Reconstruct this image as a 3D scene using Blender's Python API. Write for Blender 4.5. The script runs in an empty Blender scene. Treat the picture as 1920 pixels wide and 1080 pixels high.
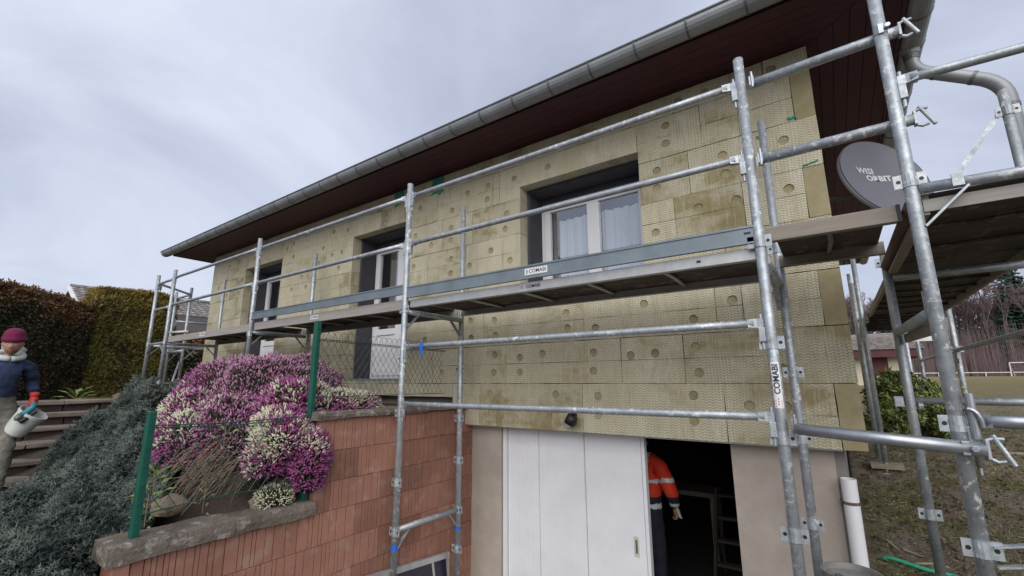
import bpy, bmesh, math, random
import numpy as np
from mathutils import Vector, Matrix, geometry, noise as mnoise

random.seed(7); rng = np.random.default_rng(7)
R = math.radians
scene = bpy.context.scene
COL = scene.collection

# ------------------------------------------------------------------ camera
cam_d = bpy.data.cameras.new('camera'); cam = bpy.data.objects.new('camera', cam_d); COL.objects.link(cam)
cam_d.sensor_width = 36.0; cam_d.lens = 36.0 * 842.54 / 1920.0
cam_d.clip_start = 0.05; cam_d.clip_end = 2000
def cam_matrix(loc, pitch, roll, yaw):
    cy, sy = math.cos(yaw), math.sin(yaw)
    right = Vector((cy, sy, 0)); fw = Vector((-sy, cy, 0)); up = Vector((0, 0, 1))
    f2 = fw * math.cos(pitch) + up * math.sin(pitch); u2 = up * math.cos(pitch) - fw * math.sin(pitch)
    r3 = right * math.cos(roll) + u2 * math.sin(roll); u3 = u2 * math.cos(roll) - right * math.sin(roll)
    m = Matrix((r3, u3, -f2)).transposed().to_4x4(); m.translation = loc
    return m
CAM = Vector((0, 0, 2.35))
cam.matrix_world = cam_matrix(CAM, R(11.6947), R(-0.23876), R(35.3105))
scene.camera = cam

# ------------------------------------------------------------------ sky, sun, exposure
SUN_EL, SUN_AZ = R(36), R(150)          # azimuth from +Y clockwise
world = bpy.data.worlds.new('World'); scene.world = world; world.use_nodes = True
wt = world.node_tree; wn = wt.nodes; wl = wt.links
for n in list(wn): wn.remove(n)
wo = wn.new('ShaderNodeOutputWorld'); bg = wn.new('ShaderNodeBackground')
sky = wn.new('ShaderNodeTexSky'); sky.sky_type = 'NISHITA'; sky.sun_disc = False
sky.sun_elevation = SUN_EL; sky.sun_rotation = SUN_AZ; sky.air_density = 1.2; sky.dust_density = 2.0
tc = wn.new('ShaderNodeTexCoord'); sep = wn.new('ShaderNodeSeparateXYZ'); wl.new(tc.outputs['Generated'], sep.inputs[0])
def wmath(op, a, b=None, c=None):
    m = wn.new('ShaderNodeMath'); m.operation = op
    for i, v in enumerate((a, b, c)):
        if v is None: continue
        if isinstance(v, (int, float)): m.inputs[i].default_value = v
        else: wl.new(v, m.inputs[i])
    return m.outputs[0]
zz = wmath('ADD', wmath('MAXIMUM', sep.outputs[2], 0.0), 0.22)
comb = wn.new('ShaderNodeCombineXYZ')
wl.new(wmath('DIVIDE', sep.outputs[0], zz), comb.inputs[0]); wl.new(wmath('DIVIDE', sep.outputs[1], zz), comb.inputs[1])
n1 = wn.new('ShaderNodeTexNoise'); n1.inputs['Scale'].default_value = 0.75; n1.inputs['Detail'].default_value = 7; n1.inputs['Roughness'].default_value = 0.55
n1.inputs['Distortion'].default_value = 0.5
wl.new(comb.outputs[0], n1.inputs['Vector'])
cr = wn.new('ShaderNodeValToRGB'); e = cr.color_ramp.elements
e[0].position = 0.30; e[0].color = (2.0, 2.2, 2.8, 1); e[1].position = 0.70; e[1].color = (4.5, 4.8, 5.6, 1)
m_ = cr.color_ramp.elements.new(0.5); m_.color = (3.1, 3.38, 4.2, 1)
wl.new(n1.outputs['Fac'], cr.inputs[0])
mixs = wn.new('ShaderNodeMixRGB'); mixs.inputs[0].default_value = 0.94
wl.new(sky.outputs[0], mixs.inputs[1]); wl.new(cr.outputs[0], mixs.inputs[2])
wl.new(mixs.outputs[0], bg.inputs['Color']); bg.inputs['Strength'].default_value = 0.10
wl.new(bg.outputs[0], wo.inputs['Surface'])

sun_d = bpy.data.lights.new('sun', 'SUN'); sun_d.energy = 1.5; sun_d.angle = R(65); sun_d.color = (1.0, 0.97, 0.92)
sun = bpy.data.objects.new('sun', sun_d); COL.objects.link(sun)
sd = Vector((math.sin(SUN_AZ) * math.cos(SUN_EL), math.cos(SUN_AZ) * math.cos(SUN_EL), math.sin(SUN_EL)))
sun.rotation_euler = sd.to_track_quat('Z', 'Y').to_euler(); sun.location = (0, -5, 12)
vs = scene.view_settings; vs.view_transform = 'Standard'; vs.look = 'None'; vs.gamma = 1; vs.exposure = 0.86; vs.use_curve_mapping = False

# ------------------------------------------------------------------ materials
MATS = {}
class NT:
    def __init__(s, name):
        s.m = bpy.data.materials.new(name); s.m.use_nodes = True; s.t = s.m.node_tree; s.n = s.t.nodes; s.l = s.t.links
        s.b = s.n['Principled BSDF']; MATS[name] = s.m
        s.geo = s.n.new('ShaderNodeNewGeometry'); s.pos = s.geo.outputs['Position']
    def math(s, op, a, b=None, c=None, clamp=False):
        m = s.n.new('ShaderNodeMath'); m.operation = op; m.use_clamp = clamp
        for i, v in enumerate((a, b, c)):
            if v is None: continue
            if isinstance(v, (int, float)): m.inputs[i].default_value = v
            else: s.l.new(v, m.inputs[i])
        return m.outputs[0]
    def noise(s, scale, detail=4, rough=.55, vec=None, dist=0.0):
        n = s.n.new('ShaderNodeTexNoise'); n.inputs['Scale'].default_value = scale; n.inputs['Detail'].default_value = detail
        n.inputs['Roughness'].default_value = rough; n.inputs['Distortion'].default_value = dist
        s.l.new(vec or s.pos, n.inputs['Vector']); return n.outputs['Fac']
    def scaled(s, sx, sy, sz, src=None):
        m = s.n.new('ShaderNodeMapping'); m.inputs['Scale'].default_value = (sx, sy, sz); s.l.new(src or s.pos, m.inputs['Vector']); return m.outputs[0]
    def ramp(s, fac, stops):
        r = s.n.new('ShaderNodeValToRGB'); el = r.color_ramp.elements
        while len(el) > 1: el.remove(el[-1])
        for i, (p, c) in enumerate(stops):
            x = el[0] if i == 0 else el.new(p)
            x.position = p; x.color = (c, c, c, 1) if isinstance(c, (int, float)) else (*c, 1)
        s.l.new(fac, r.inputs[0]); return r.outputs[0]
    def mix(s, fac, a, b, mode='MIX'):
        m = s.n.new('ShaderNodeMixRGB'); m.blend_type = mode
        for i, v in enumerate((fac, a, b)):
            if isinstance(v, (int, float)): m.inputs[i].default_value = v
            elif isinstance(v, tuple): m.inputs[i].default_value = (*v, 1)
            else: s.l.new(v, m.inputs[i])
        return m.outputs[0]
    def col(s, c):
        if isinstance(c, tuple): s.b.inputs['Base Color'].default_value = (*c, 1)
        else: s.l.new(c, s.b.inputs['Base Color'])
    def setv(s, k, v):
        if isinstance(v, (int, float)): s.b.inputs[k].default_value = v
        else: s.l.new(v, s.b.inputs[k])
    def bump(s, h, strength=.3, dist=.01):
        b = s.n.new('ShaderNodeBump'); b.inputs['Strength'].default_value = strength; b.inputs['Distance'].default_value = dist
        s.l.new(h, b.inputs['Height']); s.l.new(b.outputs[0], s.b.inputs['Normal'])
    def rnd(s):
        o = s.n.new('ShaderNodeObjectInfo'); return o.outputs['Random']

def simple(name, c1, c2=None, scale=8, rough=.7, metal=0.0, bump=0.0, bscale=None, rvar=0.0, dist=.004, spec=None):
    t = NT(name); c2 = c2 or tuple(x * .75 for x in c1)
    f = t.ramp(t.noise(scale, 5, .6), [(.32, 0.0), (.68, 1.0)])
    c = t.mix(f, c1, c2)
    if rvar:
        hv = t.math('ADD', t.math('MULTIPLY', t.rnd(), rvar), 1 - rvar / 2)
        c = t.mix(1.0, c, hv, 'MULTIPLY')
    t.col(c); t.setv('Roughness', rough); t.setv('Metallic', metal)
    if spec is not None: t.b.inputs['Specular IOR Level'].default_value = spec
    if bump: t.bump(t.noise(bscale or scale * 5, 4, .6), bump, dist)
    return t.m

def mat_insulation(name, stripes=True):
    t = NT(name)
    mid = t.noise(7, 5, .65); fine = t.noise(110, 3, .6)
    rnd = t.rnd()
    pale = t.mix(t.ramp(mid, [(.3, 0.), (.7, 1.)]), (.56, .51, .37), (.46, .415, .285))
    oliv = t.mix(t.ramp(mid, [(.3, 0.), (.7, 1.)]), (.345, .295, .165), (.26, .218, .115))
    sx = t.n.new('ShaderNodeSeparateXYZ'); t.l.new(t.pos, sx.inputs[0])
    if not stripes:
        base = t.mix(t.ramp(t.noise(3, 4, .6), [(.3, .0), (.75, .45)]), oliv, pale)
        t.bump(t.math('ADD', fine, mid), .5, .004)
    else:
        # each board its own worn patches where the pale pressed facing is gone
        off = t.n.new('ShaderNodeCombineXYZ'); t.l.new(t.math('MULTIPLY', rnd, 37.0), off.inputs[0])
        va = t.n.new('ShaderNodeVectorMath'); va.operation = 'ADD'; t.l.new(t.pos, va.inputs[0]); t.l.new(off.outputs[0], va.inputs[1])
        mp = t.n.new('ShaderNodeMapping'); mp.inputs['Scale'].default_value = (2.0, 2.0, 3.2); t.l.new(va.outputs[0], mp.inputs['Vector'])
        worn = t.noise(1.0, 6, .62, mp.outputs[0], .4)
        worn = t.math('ADD', worn, t.math('MULTIPLY', t.math('SUBTRACT', rnd, .40), .24))
        facing = t.ramp(worn, [(.33, 0.), (.47, 1.)])
        base = t.mix(facing, oliv, pale)
        # fine vertical ribs of glue-grey facing, fading in and out
        wob = t.noise(5.0, 3)
        rib = t.math('PINGPONG', t.math('ADD', t.math('MULTIPLY', sx.outputs[0], 82.0), t.math('MULTIPLY', wob, 1.2)), 1.0)
        ribm = t.ramp(t.noise(1.0, 5, .7, t.scaled(5, 5, 2.2)), [(.40, .0), (.60, 1.)])
        ribf = t.math('MULTIPLY', t.math('MULTIPLY', t.ramp(rib, [(.25, 1.), (.75, 0.)]), ribm), facing)
        base = t.mix(t.math('MULTIPLY', ribf, .62), base, (.64, .61, .50))
        band = t.ramp(t.noise(1.0, 4, .6, t.scaled(13, 13, .9)), [(.50, 0.), (.66, 1.)])
        base = t.mix(t.math('MULTIPLY', t.math('MULTIPLY', band, facing), .42), base, (.60, .57, .45))
        st = t.noise(1.0, 5, .7, t.scaled(55, 55, 5.0))
        base = t.mix(t.math('MULTIPLY', t.ramp(st, [(.54, 0.), (.68, 1.)]), .45), base, (.62, .59, .48))
        base = t.mix(t.math('MULTIPLY', t.ramp(st, [(.30, 1.), (.45, 0.)]), .34), base, (.20, .17, .09))
        # pressed zig-zag relief
        zig = t.math('PINGPONG', t.math('MULTIPLY', sx.outputs[0], 40.0), 1.0)
        wv = t.math('SINE', t.math('ADD', t.math('MULTIPLY', sx.outputs[2], 300.0), t.math('MULTIPLY', zig, 4.0)))
        wv = t.math('MULTIPLY', wv, facing)
        base = t.mix(t.math('MULTIPLY', t.ramp(wv, [(.1, 0.), (.8, 1.)]), .5), base, (.17, .145, .085))
        smear = t.ramp(t.noise(4.5, 7, .75, t.scaled(1, 1, .6)), [(.58, 0.), (.66, 1.)])
        base = t.mix(t.math('MULTIPLY', smear, .5), base, (.60, .57, .48))
        stain = t.ramp(t.noise(2.9, 6, .72), [(.58, 0.), (.68, 1.)])
        base = t.mix(t.math('MULTIPLY', stain, .26), base, (.24, .19, .10))
        speck = t.ramp(t.noise(75, 2, .5), [(.68, 0.), (.74, 1.)])
        base = t.mix(t.math('MULTIPLY', speck, .5), base, (.13, .105, .055))
        t.bump(t.math('ADD', t.math('MULTIPLY', wv, .45), t.math('ADD', fine, t.math('MULTIPLY', ribf, .8))), .45, .004)
    hv = t.math('ADD', t.math('MULTIPLY', rnd, .16), .92)
    base = t.mix(1.0, base, hv, 'MULTIPLY')
    t.col(base); t.setv('Roughness', .95); t.b.inputs['Specular IOR Level'].default_value = .15
    return t.m
def mat_galv(name, dirt=.5):
    t = NT(name)
    a = t.noise(14, 5, .65); b = t.noise(55, 4, .6)
    c = t.mix(t.ramp(a, [(.3, 0.), (.7, 1.)]), (.50, .54, .57), (.30, .325, .345))
    c = t.mix(t.math('MULTIPLY', t.ramp(b, [(.55, 0.), (.62, 1.)]), .35), c, (.20, .20, .20))
    sp = t.ramp(t.noise(30, 4, .6), [(.57, 0.), (.62, 1.)])
    sp2 = t.math('MULTIPLY', sp, t.ramp(t.noise(1.8, 3), [(.40, 0.), (.62, 1.)]))
    c = t.mix(t.math('MULTIPLY', sp2, dirt + .3), c, (.74, .73, .68))
    t.col(c); t.setv('Metallic', t.math('SUBTRACT', .62, t.math('MULTIPLY', sp2, .5))); t.setv('Roughness', t.math('ADD', .38, t.math('MULTIPLY', a, .28)))
    t.bump(t.math('ADD', b, t.math('MULTIPLY', sp2, 1.4)), .22, .002)
    return t.m
def mat_deck(name, c1, c2):
    t = NT(name)
    g = t.noise(3, 6, .7, t.scaled(.5, 6, 8)); d = t.noise(9, 5, .6)
    c = t.mix(t.ramp(g, [(.3, 0.), (.7, 1.)]), c1, c2)
    c = t.mix(t.math('MULTIPLY', t.ramp(d, [(.55, 0.), (.7, 1.)]), .5), c, (.34, .31, .27))
    t.col(c); t.setv('Roughness', .8); t.bump(g, .3, .003); return t.m
def mat_leaf(name, c1, c2, c3=None, scale=3, rough=.65, trans=0.0):
    t = NT(name)
    a = t.noise(scale, 3, .6); b = t.noise(scale * 14, 2, .5)
    c = t.mix(t.ramp(a, [(.35, 0.), (.65, 1.)]), c1, c2)
    if c3: c = t.mix(t.math('MULTIPLY', t.ramp(b, [(.48, 0.), (.66, 1.)]), .8), c, c3)
    t.col(c); t.setv('Roughness', rough); t.b.inputs['Specular IOR Level'].default_value = .25
    return t.m

M = {}
M['ins'] = mat_insulation('insulation_faced'); M['ins_smooth'] = mat_insulation('insulation_edge', False)
M['dowel'] = simple('dowel_wool', (.36, .31, .19), (.26, .22, .125), 30, .95, bump=.4, bscale=150, rvar=.3)
M['joint'] = simple('joint_shadow_wool', (.20, .165, .08), None, 12, .95)
M['render'] = simple('cement_render', (.45, .395, .34), (.34, .295, .25), 2.6, .92, bump=.45, bscale=70, dist=.006)
M['core'] = simple('wall_core', (.25, .235, .215), None, 3, .9)
M['reveal'] = simple('slate_paint', (.055, .055, .068), (.04, .04, .052), 6, .75)
M['pvc'] = simple('white_pvc', (.74, .74, .76), (.70, .70, .72), 4, .35)
M['garage'] = simple('white_door_panel', (.77, .78, .81), (.68, .685, .71), 2.5, .4, bump=.02, bscale=40)
M['handle'] = simple('cream_handle', (.60, .58, .50), None, 9, .45)
M['soffit'] = simple('maroon_soffit', (.060, .006, .018), (.042, .005, .014), 5, .6, bump=.1, bscale=60, rvar=.3)
M['zinc'] = simple('weathered_zinc', (.33, .345, .36), (.24, .25, .265), 3.5, .5, .35, bump=.05, bscale=30)
M['zinc_dark'] = simple('zinc_joint', (.16, .165, .17), None, 8, .5, .35)
M['rooftile'] = simple('roof_tile_dark', (.075, .06, .055), (.05, .04, .038), 6, .85)
M['galv'] = mat_galv('galvanised_steel'); M['galv_new'] = simple('bright_galvanised', (.42, .44, .47), (.33, .35, .38), 20, .38, .75, bump=.06, bscale=80)
M['galv_dark'] = mat_galv('worn_galvanised', .2)
M['bluegrey'] = simple('bluegrey_zinc_toe_board', (.22, .262, .288), (.165, .198, .22), 5, .42, .35, bump=.08, bscale=50)
M['deck_rail'] = mat_deck('deck_side_rail', (.37, .345, .32), (.25, .23, .215))
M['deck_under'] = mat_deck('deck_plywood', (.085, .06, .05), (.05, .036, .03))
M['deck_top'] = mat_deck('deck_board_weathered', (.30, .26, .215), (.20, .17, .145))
M['rust'] = simple('rusty_paint', (.15, .085, .07), (.10, .055, .048), 18, .8, .1)
M['terra'] = None
t = NT('terracotta_block')
a = t.noise(4.5, 5, .65); b = t.noise(60, 4, .6)
c = t.mix(t.ramp(a, [(.3, 0.), (.7, 1.)]), (.335, .160, .112), (.25, .112, .078))
c = t.mix(t.math('MULTIPLY', t.ramp(t.noise(9, 4), [(.52, 0.), (.68, 1.)]), .6), c, (.40, .25, .19))
c = t.mix(t.math('MULTIPLY', t.ramp(t.noise(2.3, 4, .6), [(.58, 0.), (.74, 1.)]), .35), c, (.13, .07, .05))
c = t.mix(1.0, c, t.math('ADD', t.math('MULTIPLY', t.rnd(), .5), .75), 'MULTIPLY')
t.col(c); t.setv('Roughness', .9); t.bump(b, .35, .004); M['terra'] = t.m
M['mortar'] = simple('grey_mortar', (.12, .07, .055), None, 9, .95)
t = NT('coping_concrete')
a = t.noise(5, 6, .7); c = t.mix(t.ramp(a, [(.3, 0.), (.7, 1.)]), (.24, .20, .165), (.095, .076, .062))
c = t.mix(t.math('MULTIPLY', t.ramp(t.noise(11, 5, .7), [(.54, 0.), (.64, 1.)]), .7), c, (.42, .39, .35))
c = t.mix(t.math('MULTIPLY', t.ramp(t.noise(3.3, 4, .6), [(.58, 0.), (.7, 1.)]), .55), c, (.10, .105, .04))
t.col(c); t.setv('Roughness', .95); t.bump(t.math('ADD', t.noise(45, 5, .7), t.noise(12, 5, .7)), 1.0, .02); M['coping'] = t.m
M['stone'] = simple('step_stone', (.235, .19, .16), (.14, .11, .092), 5, .9, bump=.5, bscale=30, dist=.012, rvar=.3)
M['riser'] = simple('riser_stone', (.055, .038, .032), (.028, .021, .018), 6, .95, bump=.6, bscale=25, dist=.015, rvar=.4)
M['rock'] = simple('garden_rock', (.26, .21, .155), (.15, .12, .09), 6, .95, bump=.6, bscale=30, dist=.015)
M['green_post'] = simple('green_powder_coat', (.010, .105, .072), (.008, .082, .058), 10, .38)
M['wire'] = simple('green_black_wire', (.018, .030, .026), None, 10, .5)
M['wire_green'] = simple('green_plastic_wire', (.018, .075, .052), None, 10, .45)
M['hedge_dark'] = mat_leaf('dark_hedge_leaf', (.045, .048, .024), (.066, .055, .034), (.09, .083, .05), 1.6)
M['hedge_brown'] = mat_leaf('brown_hedge_tip', (.20, .105, .050), (.14, .085, .042), (.26, .155, .08), 2)
M['hedge_core'] = simple('hedge_shade_twigs', (.018, .016, .010), None, 6, 1.0)  # near-black; inner shade of hedges, heathers and junipers put into the colour
M['yew'] = mat_leaf('yew_leaf', (.17, .145, .036), (.115, .105, .030), (.25, .205, .06), 2.5)
M['yew_tip'] = mat_leaf('yew_tip', (.30, .22, .055), (.21, .165, .045), (.36, .28, .09), 4)
M['juniper'] = mat_leaf('juniper_needle', (.055, .074, .066), (.034, .048, .045), (.10, .125, .11), 2.2)
M['juniper_tip'] = mat_leaf('juniper_tip', (.125, .15, .13), (.09, .112, .10), (.17, .185, .14), 4)
M['twig'] = simple('brown_twig', (.16, .105, .075), (.29, .215, .15), 9, .9, rvar=.2)
M['purple'] = mat_leaf('purple_bell', (.20, .030, .130), (.27, .060, .19), (.38, .17, .30), 4, .7)
M['pink'] = mat_leaf('pink_bell', (.38, .19, .29), (.30, .115, .22), (.47, .34, .39), 5, .7)
M['white_fl'] = mat_leaf('white_bell', (.50, .49, .35), (.40, .40, .27), (.62, .60, .48), 5, .7)
M['heather_green'] = mat_leaf('heather_foliage', (.060, .075, .030), (.040, .050, .026), (.10, .11, .045), 6)
M['broadleaf'] = mat_leaf('glossy_leaf', (.11, .17, .045), (.17, .21, .06), (.27, .29, .10), 5, .5)
M['lime_leaf'] = mat_leaf('lime_leaf', (.20, .27, .06), (.14, .21, .06), (.30, .33, .12), 8, .5)
M['grass'] = mat_leaf('short_grass', (.14, .17, .055), (.19, .19, .075), (.27, .24, .11), 1.5)
M['dead_grass'] = mat_leaf('dead_grass', (.28, .23, .165), (.20, .165, .12), (.38, .32, .23), 3)
M['conifer'] = mat_leaf('spruce_needle', (.020, .040, .030), (.030, .055, .045), (.045, .07, .055), .5)
M['bare'] = mat_leaf('bare_twigs', (.175, .122, .122), (.13, .098, .10), (.215, .155, .15), .35, .9)
M['bark'] = simple('bark', (.10, .078, .062), (.06, .047, .038), 2, .95)
M['birch'] = simple('pale_bark', (.30, .26, .24), (.20, .17, .155), 2, .9)
t = NT('ground_soil_and_grass')
sx = t.n.new('ShaderNodeSeparateXYZ'); t.l.new(t.pos, sx.inputs[0])
a = t.noise(2.2, 6, .7); b = t.noise(14, 6, .7); d = t.noise(.35, 4, .6)
mud = t.mix(t.ramp(b, [(.3, 0.), (.7, 1.)]), (.25, .19, .15), (.42, .355, .29))
mud = t.mix(t.math('MULTIPLY', t.ramp(a, [(.5, 0.), (.62, 1.)]), .6), mud, (.13, .085, .066))
gr = t.mix(t.ramp(b, [(.35, 0.), (.65, 1.)]), (.165, .185, .070), (.26, .245, .11))
far = t.math('MULTIPLY', t.math('SUBTRACT', sx.outputs[1], 12.0), .05, clamp=True)
gf = t.math('ADD', t.ramp(a, [(.42, 0.), (.58, .7)]), t.math('MULTIPLY', far, .5), clamp=True)
cc = t.mix(gf, mud, gr)
cc = t.mix(t.math('MULTIPLY', far, t.ramp(d, [(.35, .2), (.6, .8)])), cc, (.33, .255, .13))
t.col(cc); t.setv('Roughness', 1.0); t.b.inputs['Specular IOR Level'].default_value = .1
t.bump(t.math('ADD', b, t.noise(40, 5, .75)), 1.0, .09); M['ground'] = t.m
M['soil'] = simple('garden_soil', (.075, .052, .040), (.045, .032, .026), 7, 1.0, bump=.9, bscale=40, dist=.02)
M['drive'] = simple('driveway_concrete', (.21, .195, .18), (.15, .14, .13), 2.5, .92, bump=.4, bscale=60)
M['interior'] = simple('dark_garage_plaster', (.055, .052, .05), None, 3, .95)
M['black'] = simple('black_plastic', (.012, .012, .014), None, 5, .5)
M['navy'] = simple('navy_fabric', (.026, .040, .095), (.018, .028, .068), 9, .9, bump=.5, bscale=14, dist=.03)
M['trouser'] = simple('stained_grey_trousers', (.125, .115, .095), (.23, .22, .19), 12, .9, bump=.5, bscale=18, dist=.02)
M['beanie'] = simple('burgundy_knit', (.17, .010, .055), (.12, .008, .04), 22, .95, bump=.7, bscale=130)
M['skin'] = simple('skin', (.46, .25, .18), (.41, .21, .15), 11, .55)
M['beard'] = simple('dark_stubble', (.17, .10, .07), (.24, .14, .10), 60, .9)
M['fleece'] = simple('pale_fleece_hood', (.52, .56, .54), (.43, .47, .46), 14, .95, bump=.5, bscale=60)
M['red_glove'] = simple('red_glove', (.58, .055, .035), (.46, .04, .03), 18, .7)
M['teal'] = simple('teal_tool', (.03, .21, .26), (.022, .16, .21), 9, .45)
M['bucket'] = simple('white_plastic_bucket', (.62, .64, .60), (.50, .52, .48), 7, .45)
M['orange'] = simple('hi_vis_orange', (.80, .055, .022), (.68, .042, .018), 10, .75)
M['dnavy'] = simple('dark_navy_workwear', (.022, .022, .040), None, 10, .85)
M['reflect'] = simple('reflective_tape', (.72, .74, .76), (.58, .60, .62), 30, .35)
M['hair'] = simple('dark_hair', (.02, .015, .012), None, 30, .8)
M['dish'] = simple('graphite_dish', (.165, .165, .19), (.145, .145, .17), 2, .45, .1)
M['print_white'] = simple('white_print', (.72, .73, .75), None, 5, .6)
M['print_navy'] = simple('navy_print', (.02, .025, .06), None, 5, .6)
M['print_red'] = simple('red_print', (.55, .05, .03), None, 5, .6)
M['sticker'] = simple('white_sticker', (.74, .74, .73), (.66, .66, .65), 8, .5)
M['blue_tape'] = simple('blue_tape', (.02, .14, .62), (.015, .10, .5), 10, .6)
M['green_mesh'] = simple('green_patch', (.035, .26, .19), (.05, .20, .15), 14, .8)
M['green_hose'] = simple('green_rope', (.03, .36, .22), (.02, .28, .17), 30, .7, bump=.4, bscale=120)
M['drum'] = simple('dusty_drum', (.30, .29, .28), (.16, .155, .15), 9, .75, .2)
M['stick'] = simple('pale_stick', (.30, .255, .19), (.20, .165, .12), 9, .9)
M['curtain'] = simple('white_voile', (.88, .90, .93), (.82, .84, .88), 5, .9)
M['curtain_grey'] = simple('grey_voile', (.30, .29, .31), (.22, .21, .23), 9, .9)
M['cream'] = simple('cream_wall', (.60, .53, .42), (.54, .47, .37), 2, .9)
M['redbrown'] = simple('redbrown_fascia', (.095, .024, .026), None, 3, .7)
M['tile'] = simple('concrete_roof_tile', (.30, .275, .255), (.11, .09, .082), 4.5, .9, bump=.4, bscale=8)
M['white_paint'] = simple('white_paint', (.78, .78, .78), None, 5, .5)
M['darkpanel'] = simple('dark_panel', (.022, .014, .032), None, 4, .3)
M['alu'] = simple('mill_aluminium', (.52, .52, .51), (.42, .42, .41), 14, .4, .5, bump=.05, bscale=70)
g = bpy.data.materials.new('window_glass'); g.use_nodes = True; MATS['glass'] = g
gt = g.node_tree; gt.nodes.remove(gt.nodes['Principled BSDF']); out = gt.nodes['Material Output']
tr = gt.nodes.new('ShaderNodeBsdfTransparent'); tr.inputs[0].default_value = (.93, .95, .97, 1)
gl = gt.nodes.new('ShaderNodeBsdfGlossy'); gl.inputs['Roughness'].default_value = .02
lw = gt.nodes.new('ShaderNodeLayerWeight'); lw.inputs[0].default_value = .5
fp = gt.nodes.new('ShaderNodeMath'); fp.operation = 'POWER'; fp.inputs[1].default_value = 4; gt.links.new(lw.outputs['Facing'], fp.inputs[0])
fr = gt.nodes.new('ShaderNodeMath'); fr.operation = 'MULTIPLY_ADD'; fr.inputs[1].default_value = .7; fr.inputs[2].default_value = .22; gt.links.new(fp.outputs[0], fr.inputs[0])
mx = gt.nodes.new('ShaderNodeMixShader'); gt.links.new(fr.outputs[0], mx.inputs[0]); gt.links.new(tr.outputs[0], mx.inputs[1]); gt.links.new(gl.outputs[0], mx.inputs[2])
gt.links.new(mx.outputs[0], out.inputs[0]); M['glass'] = g

# ------------------------------------------------------------------ mesh helpers
class MB:
    def __init__(s): s.v = []; s.f = []; s.mi = []
    def add(s, v, f, mi=0):
        o = len(s.v); s.v += [tuple(p) for p in v]; s.f += [tuple(i + o for i in q) for q in f]; s.mi += [mi] * len(f); return s
    def box(s, x0, x1, y0, y1, z0, z1, mi=0, jit=0.0):
        v = [(x, y, z) for z in (z0, z1) for y in (y0, y1) for x in (x0, x1)]
        if jit: v = [(x + random.uniform(-jit, jit), y + random.uniform(-jit, jit), z + random.uniform(-jit, jit)) for x, y, z in v]
        return s.add(v, [(0, 2, 3, 1), (4, 5, 7, 6), (0, 1, 5, 4), (2, 6, 7, 3), (0, 4, 6, 2), (1, 3, 7, 5)], mi)
    def bar(s, p0, p1, w, h, up=(0, 0, 1), mi=0):       # rectangular bar between two points
        p0 = Vector(p0); p1 = Vector(p1); d = (p1 - p0).normalized(); u = Vector(up)
        a = d.cross(u)
        if a.length < 1e-4: a = d.cross(Vector((1, 0, 0)))
        a.normalize(); u = a.cross(d).normalized(); a *= w / 2; u *= h / 2
        v = [p + i * a + j * u for p in (p0, p1) for i, j in ((-1, -1), (1, -1), (1, 1), (-1, 1))]
        return s.add(v, [(0, 1, 2, 3), (7, 6, 5, 4), (0, 4, 5, 1), (1, 5, 6, 2), (2, 6, 7, 3), (3, 7, 4, 0)], mi)
    def tube(s, pts, r, n=12, mi=0, cap=True):
        pts = [Vector(p) for p in pts]; rs = r if isinstance(r, (list, tuple)) else [r] * len(pts)
        o = len(s.v); ref = None
        for i, p in enumerate(pts):
            d = (pts[min(i + 1, len(pts) - 1)] - pts[max(i - 1, 0)]).normalized()
            if ref is None: ref = d.cross(Vector((0, 0, 1)) if abs(d.z) < .9 else Vector((1, 0, 0))).normalized()
            ref = (ref - d * ref.dot(d)).normalized(); b = d.cross(ref)
            s.v += [tuple(p + (ref * math.cos(2 * math.pi * k / n) + b * math.sin(2 * math.pi * k / n)) * rs[i]) for k in range(n)]
        for i in range(len(pts) - 1):
            for k in range(n):
                k2 = (k + 1) % n
                s.f.append((o + i * n + k, o + i * n + k2, o + (i + 1) * n + k2, o + (i + 1) * n + k)); s.mi.append(mi)
        if cap:
            s.f.append(tuple(o + k for k in range(n))[::-1]); s.mi.append(mi)
            s.f.append(tuple(o + (len(pts) - 1) * n + k for k in range(n))); s.mi.append(mi)
        return s
    def lathe(s, prof, c=(0, 0, 0), n=24, mi=0, mat=None):  # prof: (r,z)
        o = len(s.v); c = Vector(c); mat = mat or Matrix.Identity(3)
        for r, z in prof:
            s.v += [tuple(c + mat @ Vector((r * math.cos(2 * math.pi * k / n), r * math.sin(2 * math.pi * k / n), z))) for k in range(n)]
        for i in range(len(prof) - 1):
            for k in range(n):
                k2 = (k + 1) % n
                s.f.append((o + i * n + k, o + i * n + k2, o + (i + 1) * n + k2, o + (i + 1) * n + k)); s.mi.append(mi)
        return s
    def obj(s, name, mats, parent=None, smooth=False, bevel=0.0, loc=None):
        me = bpy.data.meshes.new(name); me.from_pydata(s.v, [], s.f)
        mats = mats if isinstance(mats, (list, tuple)) else [mats]
        for m in mats: me.materials.append(M[m] if isinstance(m, str) else m)
        if len(mats) > 1: me.polygons.foreach_set('material_index', s.mi)
        if smooth is True: me.polygons.foreach_set('use_smooth', [True] * len(me.polygons))
        me.update()
        if smooth == 'auto': me.polygons.foreach_set('use_smooth', [len(p.vertices) == 4 for p in me.polygons])
        o = bpy.data.objects.new(name, me); COL.objects.link(o)
        if loc: o.location = loc
        if parent: attach(o, parent)
        if bevel:
            b = o.modifiers.new('b', 'BEVEL'); b.width = bevel; b.segments = 2; b.limit_method = 'ANGLE'
        return o
WL = {}      # world position of roots (Empties without rotation)
def attach(o, p):
    o.parent = p
    off = Vector((0, 0, 0)); q = p
    while q is not None:
        off += Vector(q.location); q = q.parent
    o.location = Vector(o.location) - off
def tag(o, label, cat, group=None, kind=None):
    if label: o['label'] = label
    if cat: o['category'] = cat
    if group: o['group'] = group
    if kind: o['kind'] = kind
    return o
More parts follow.
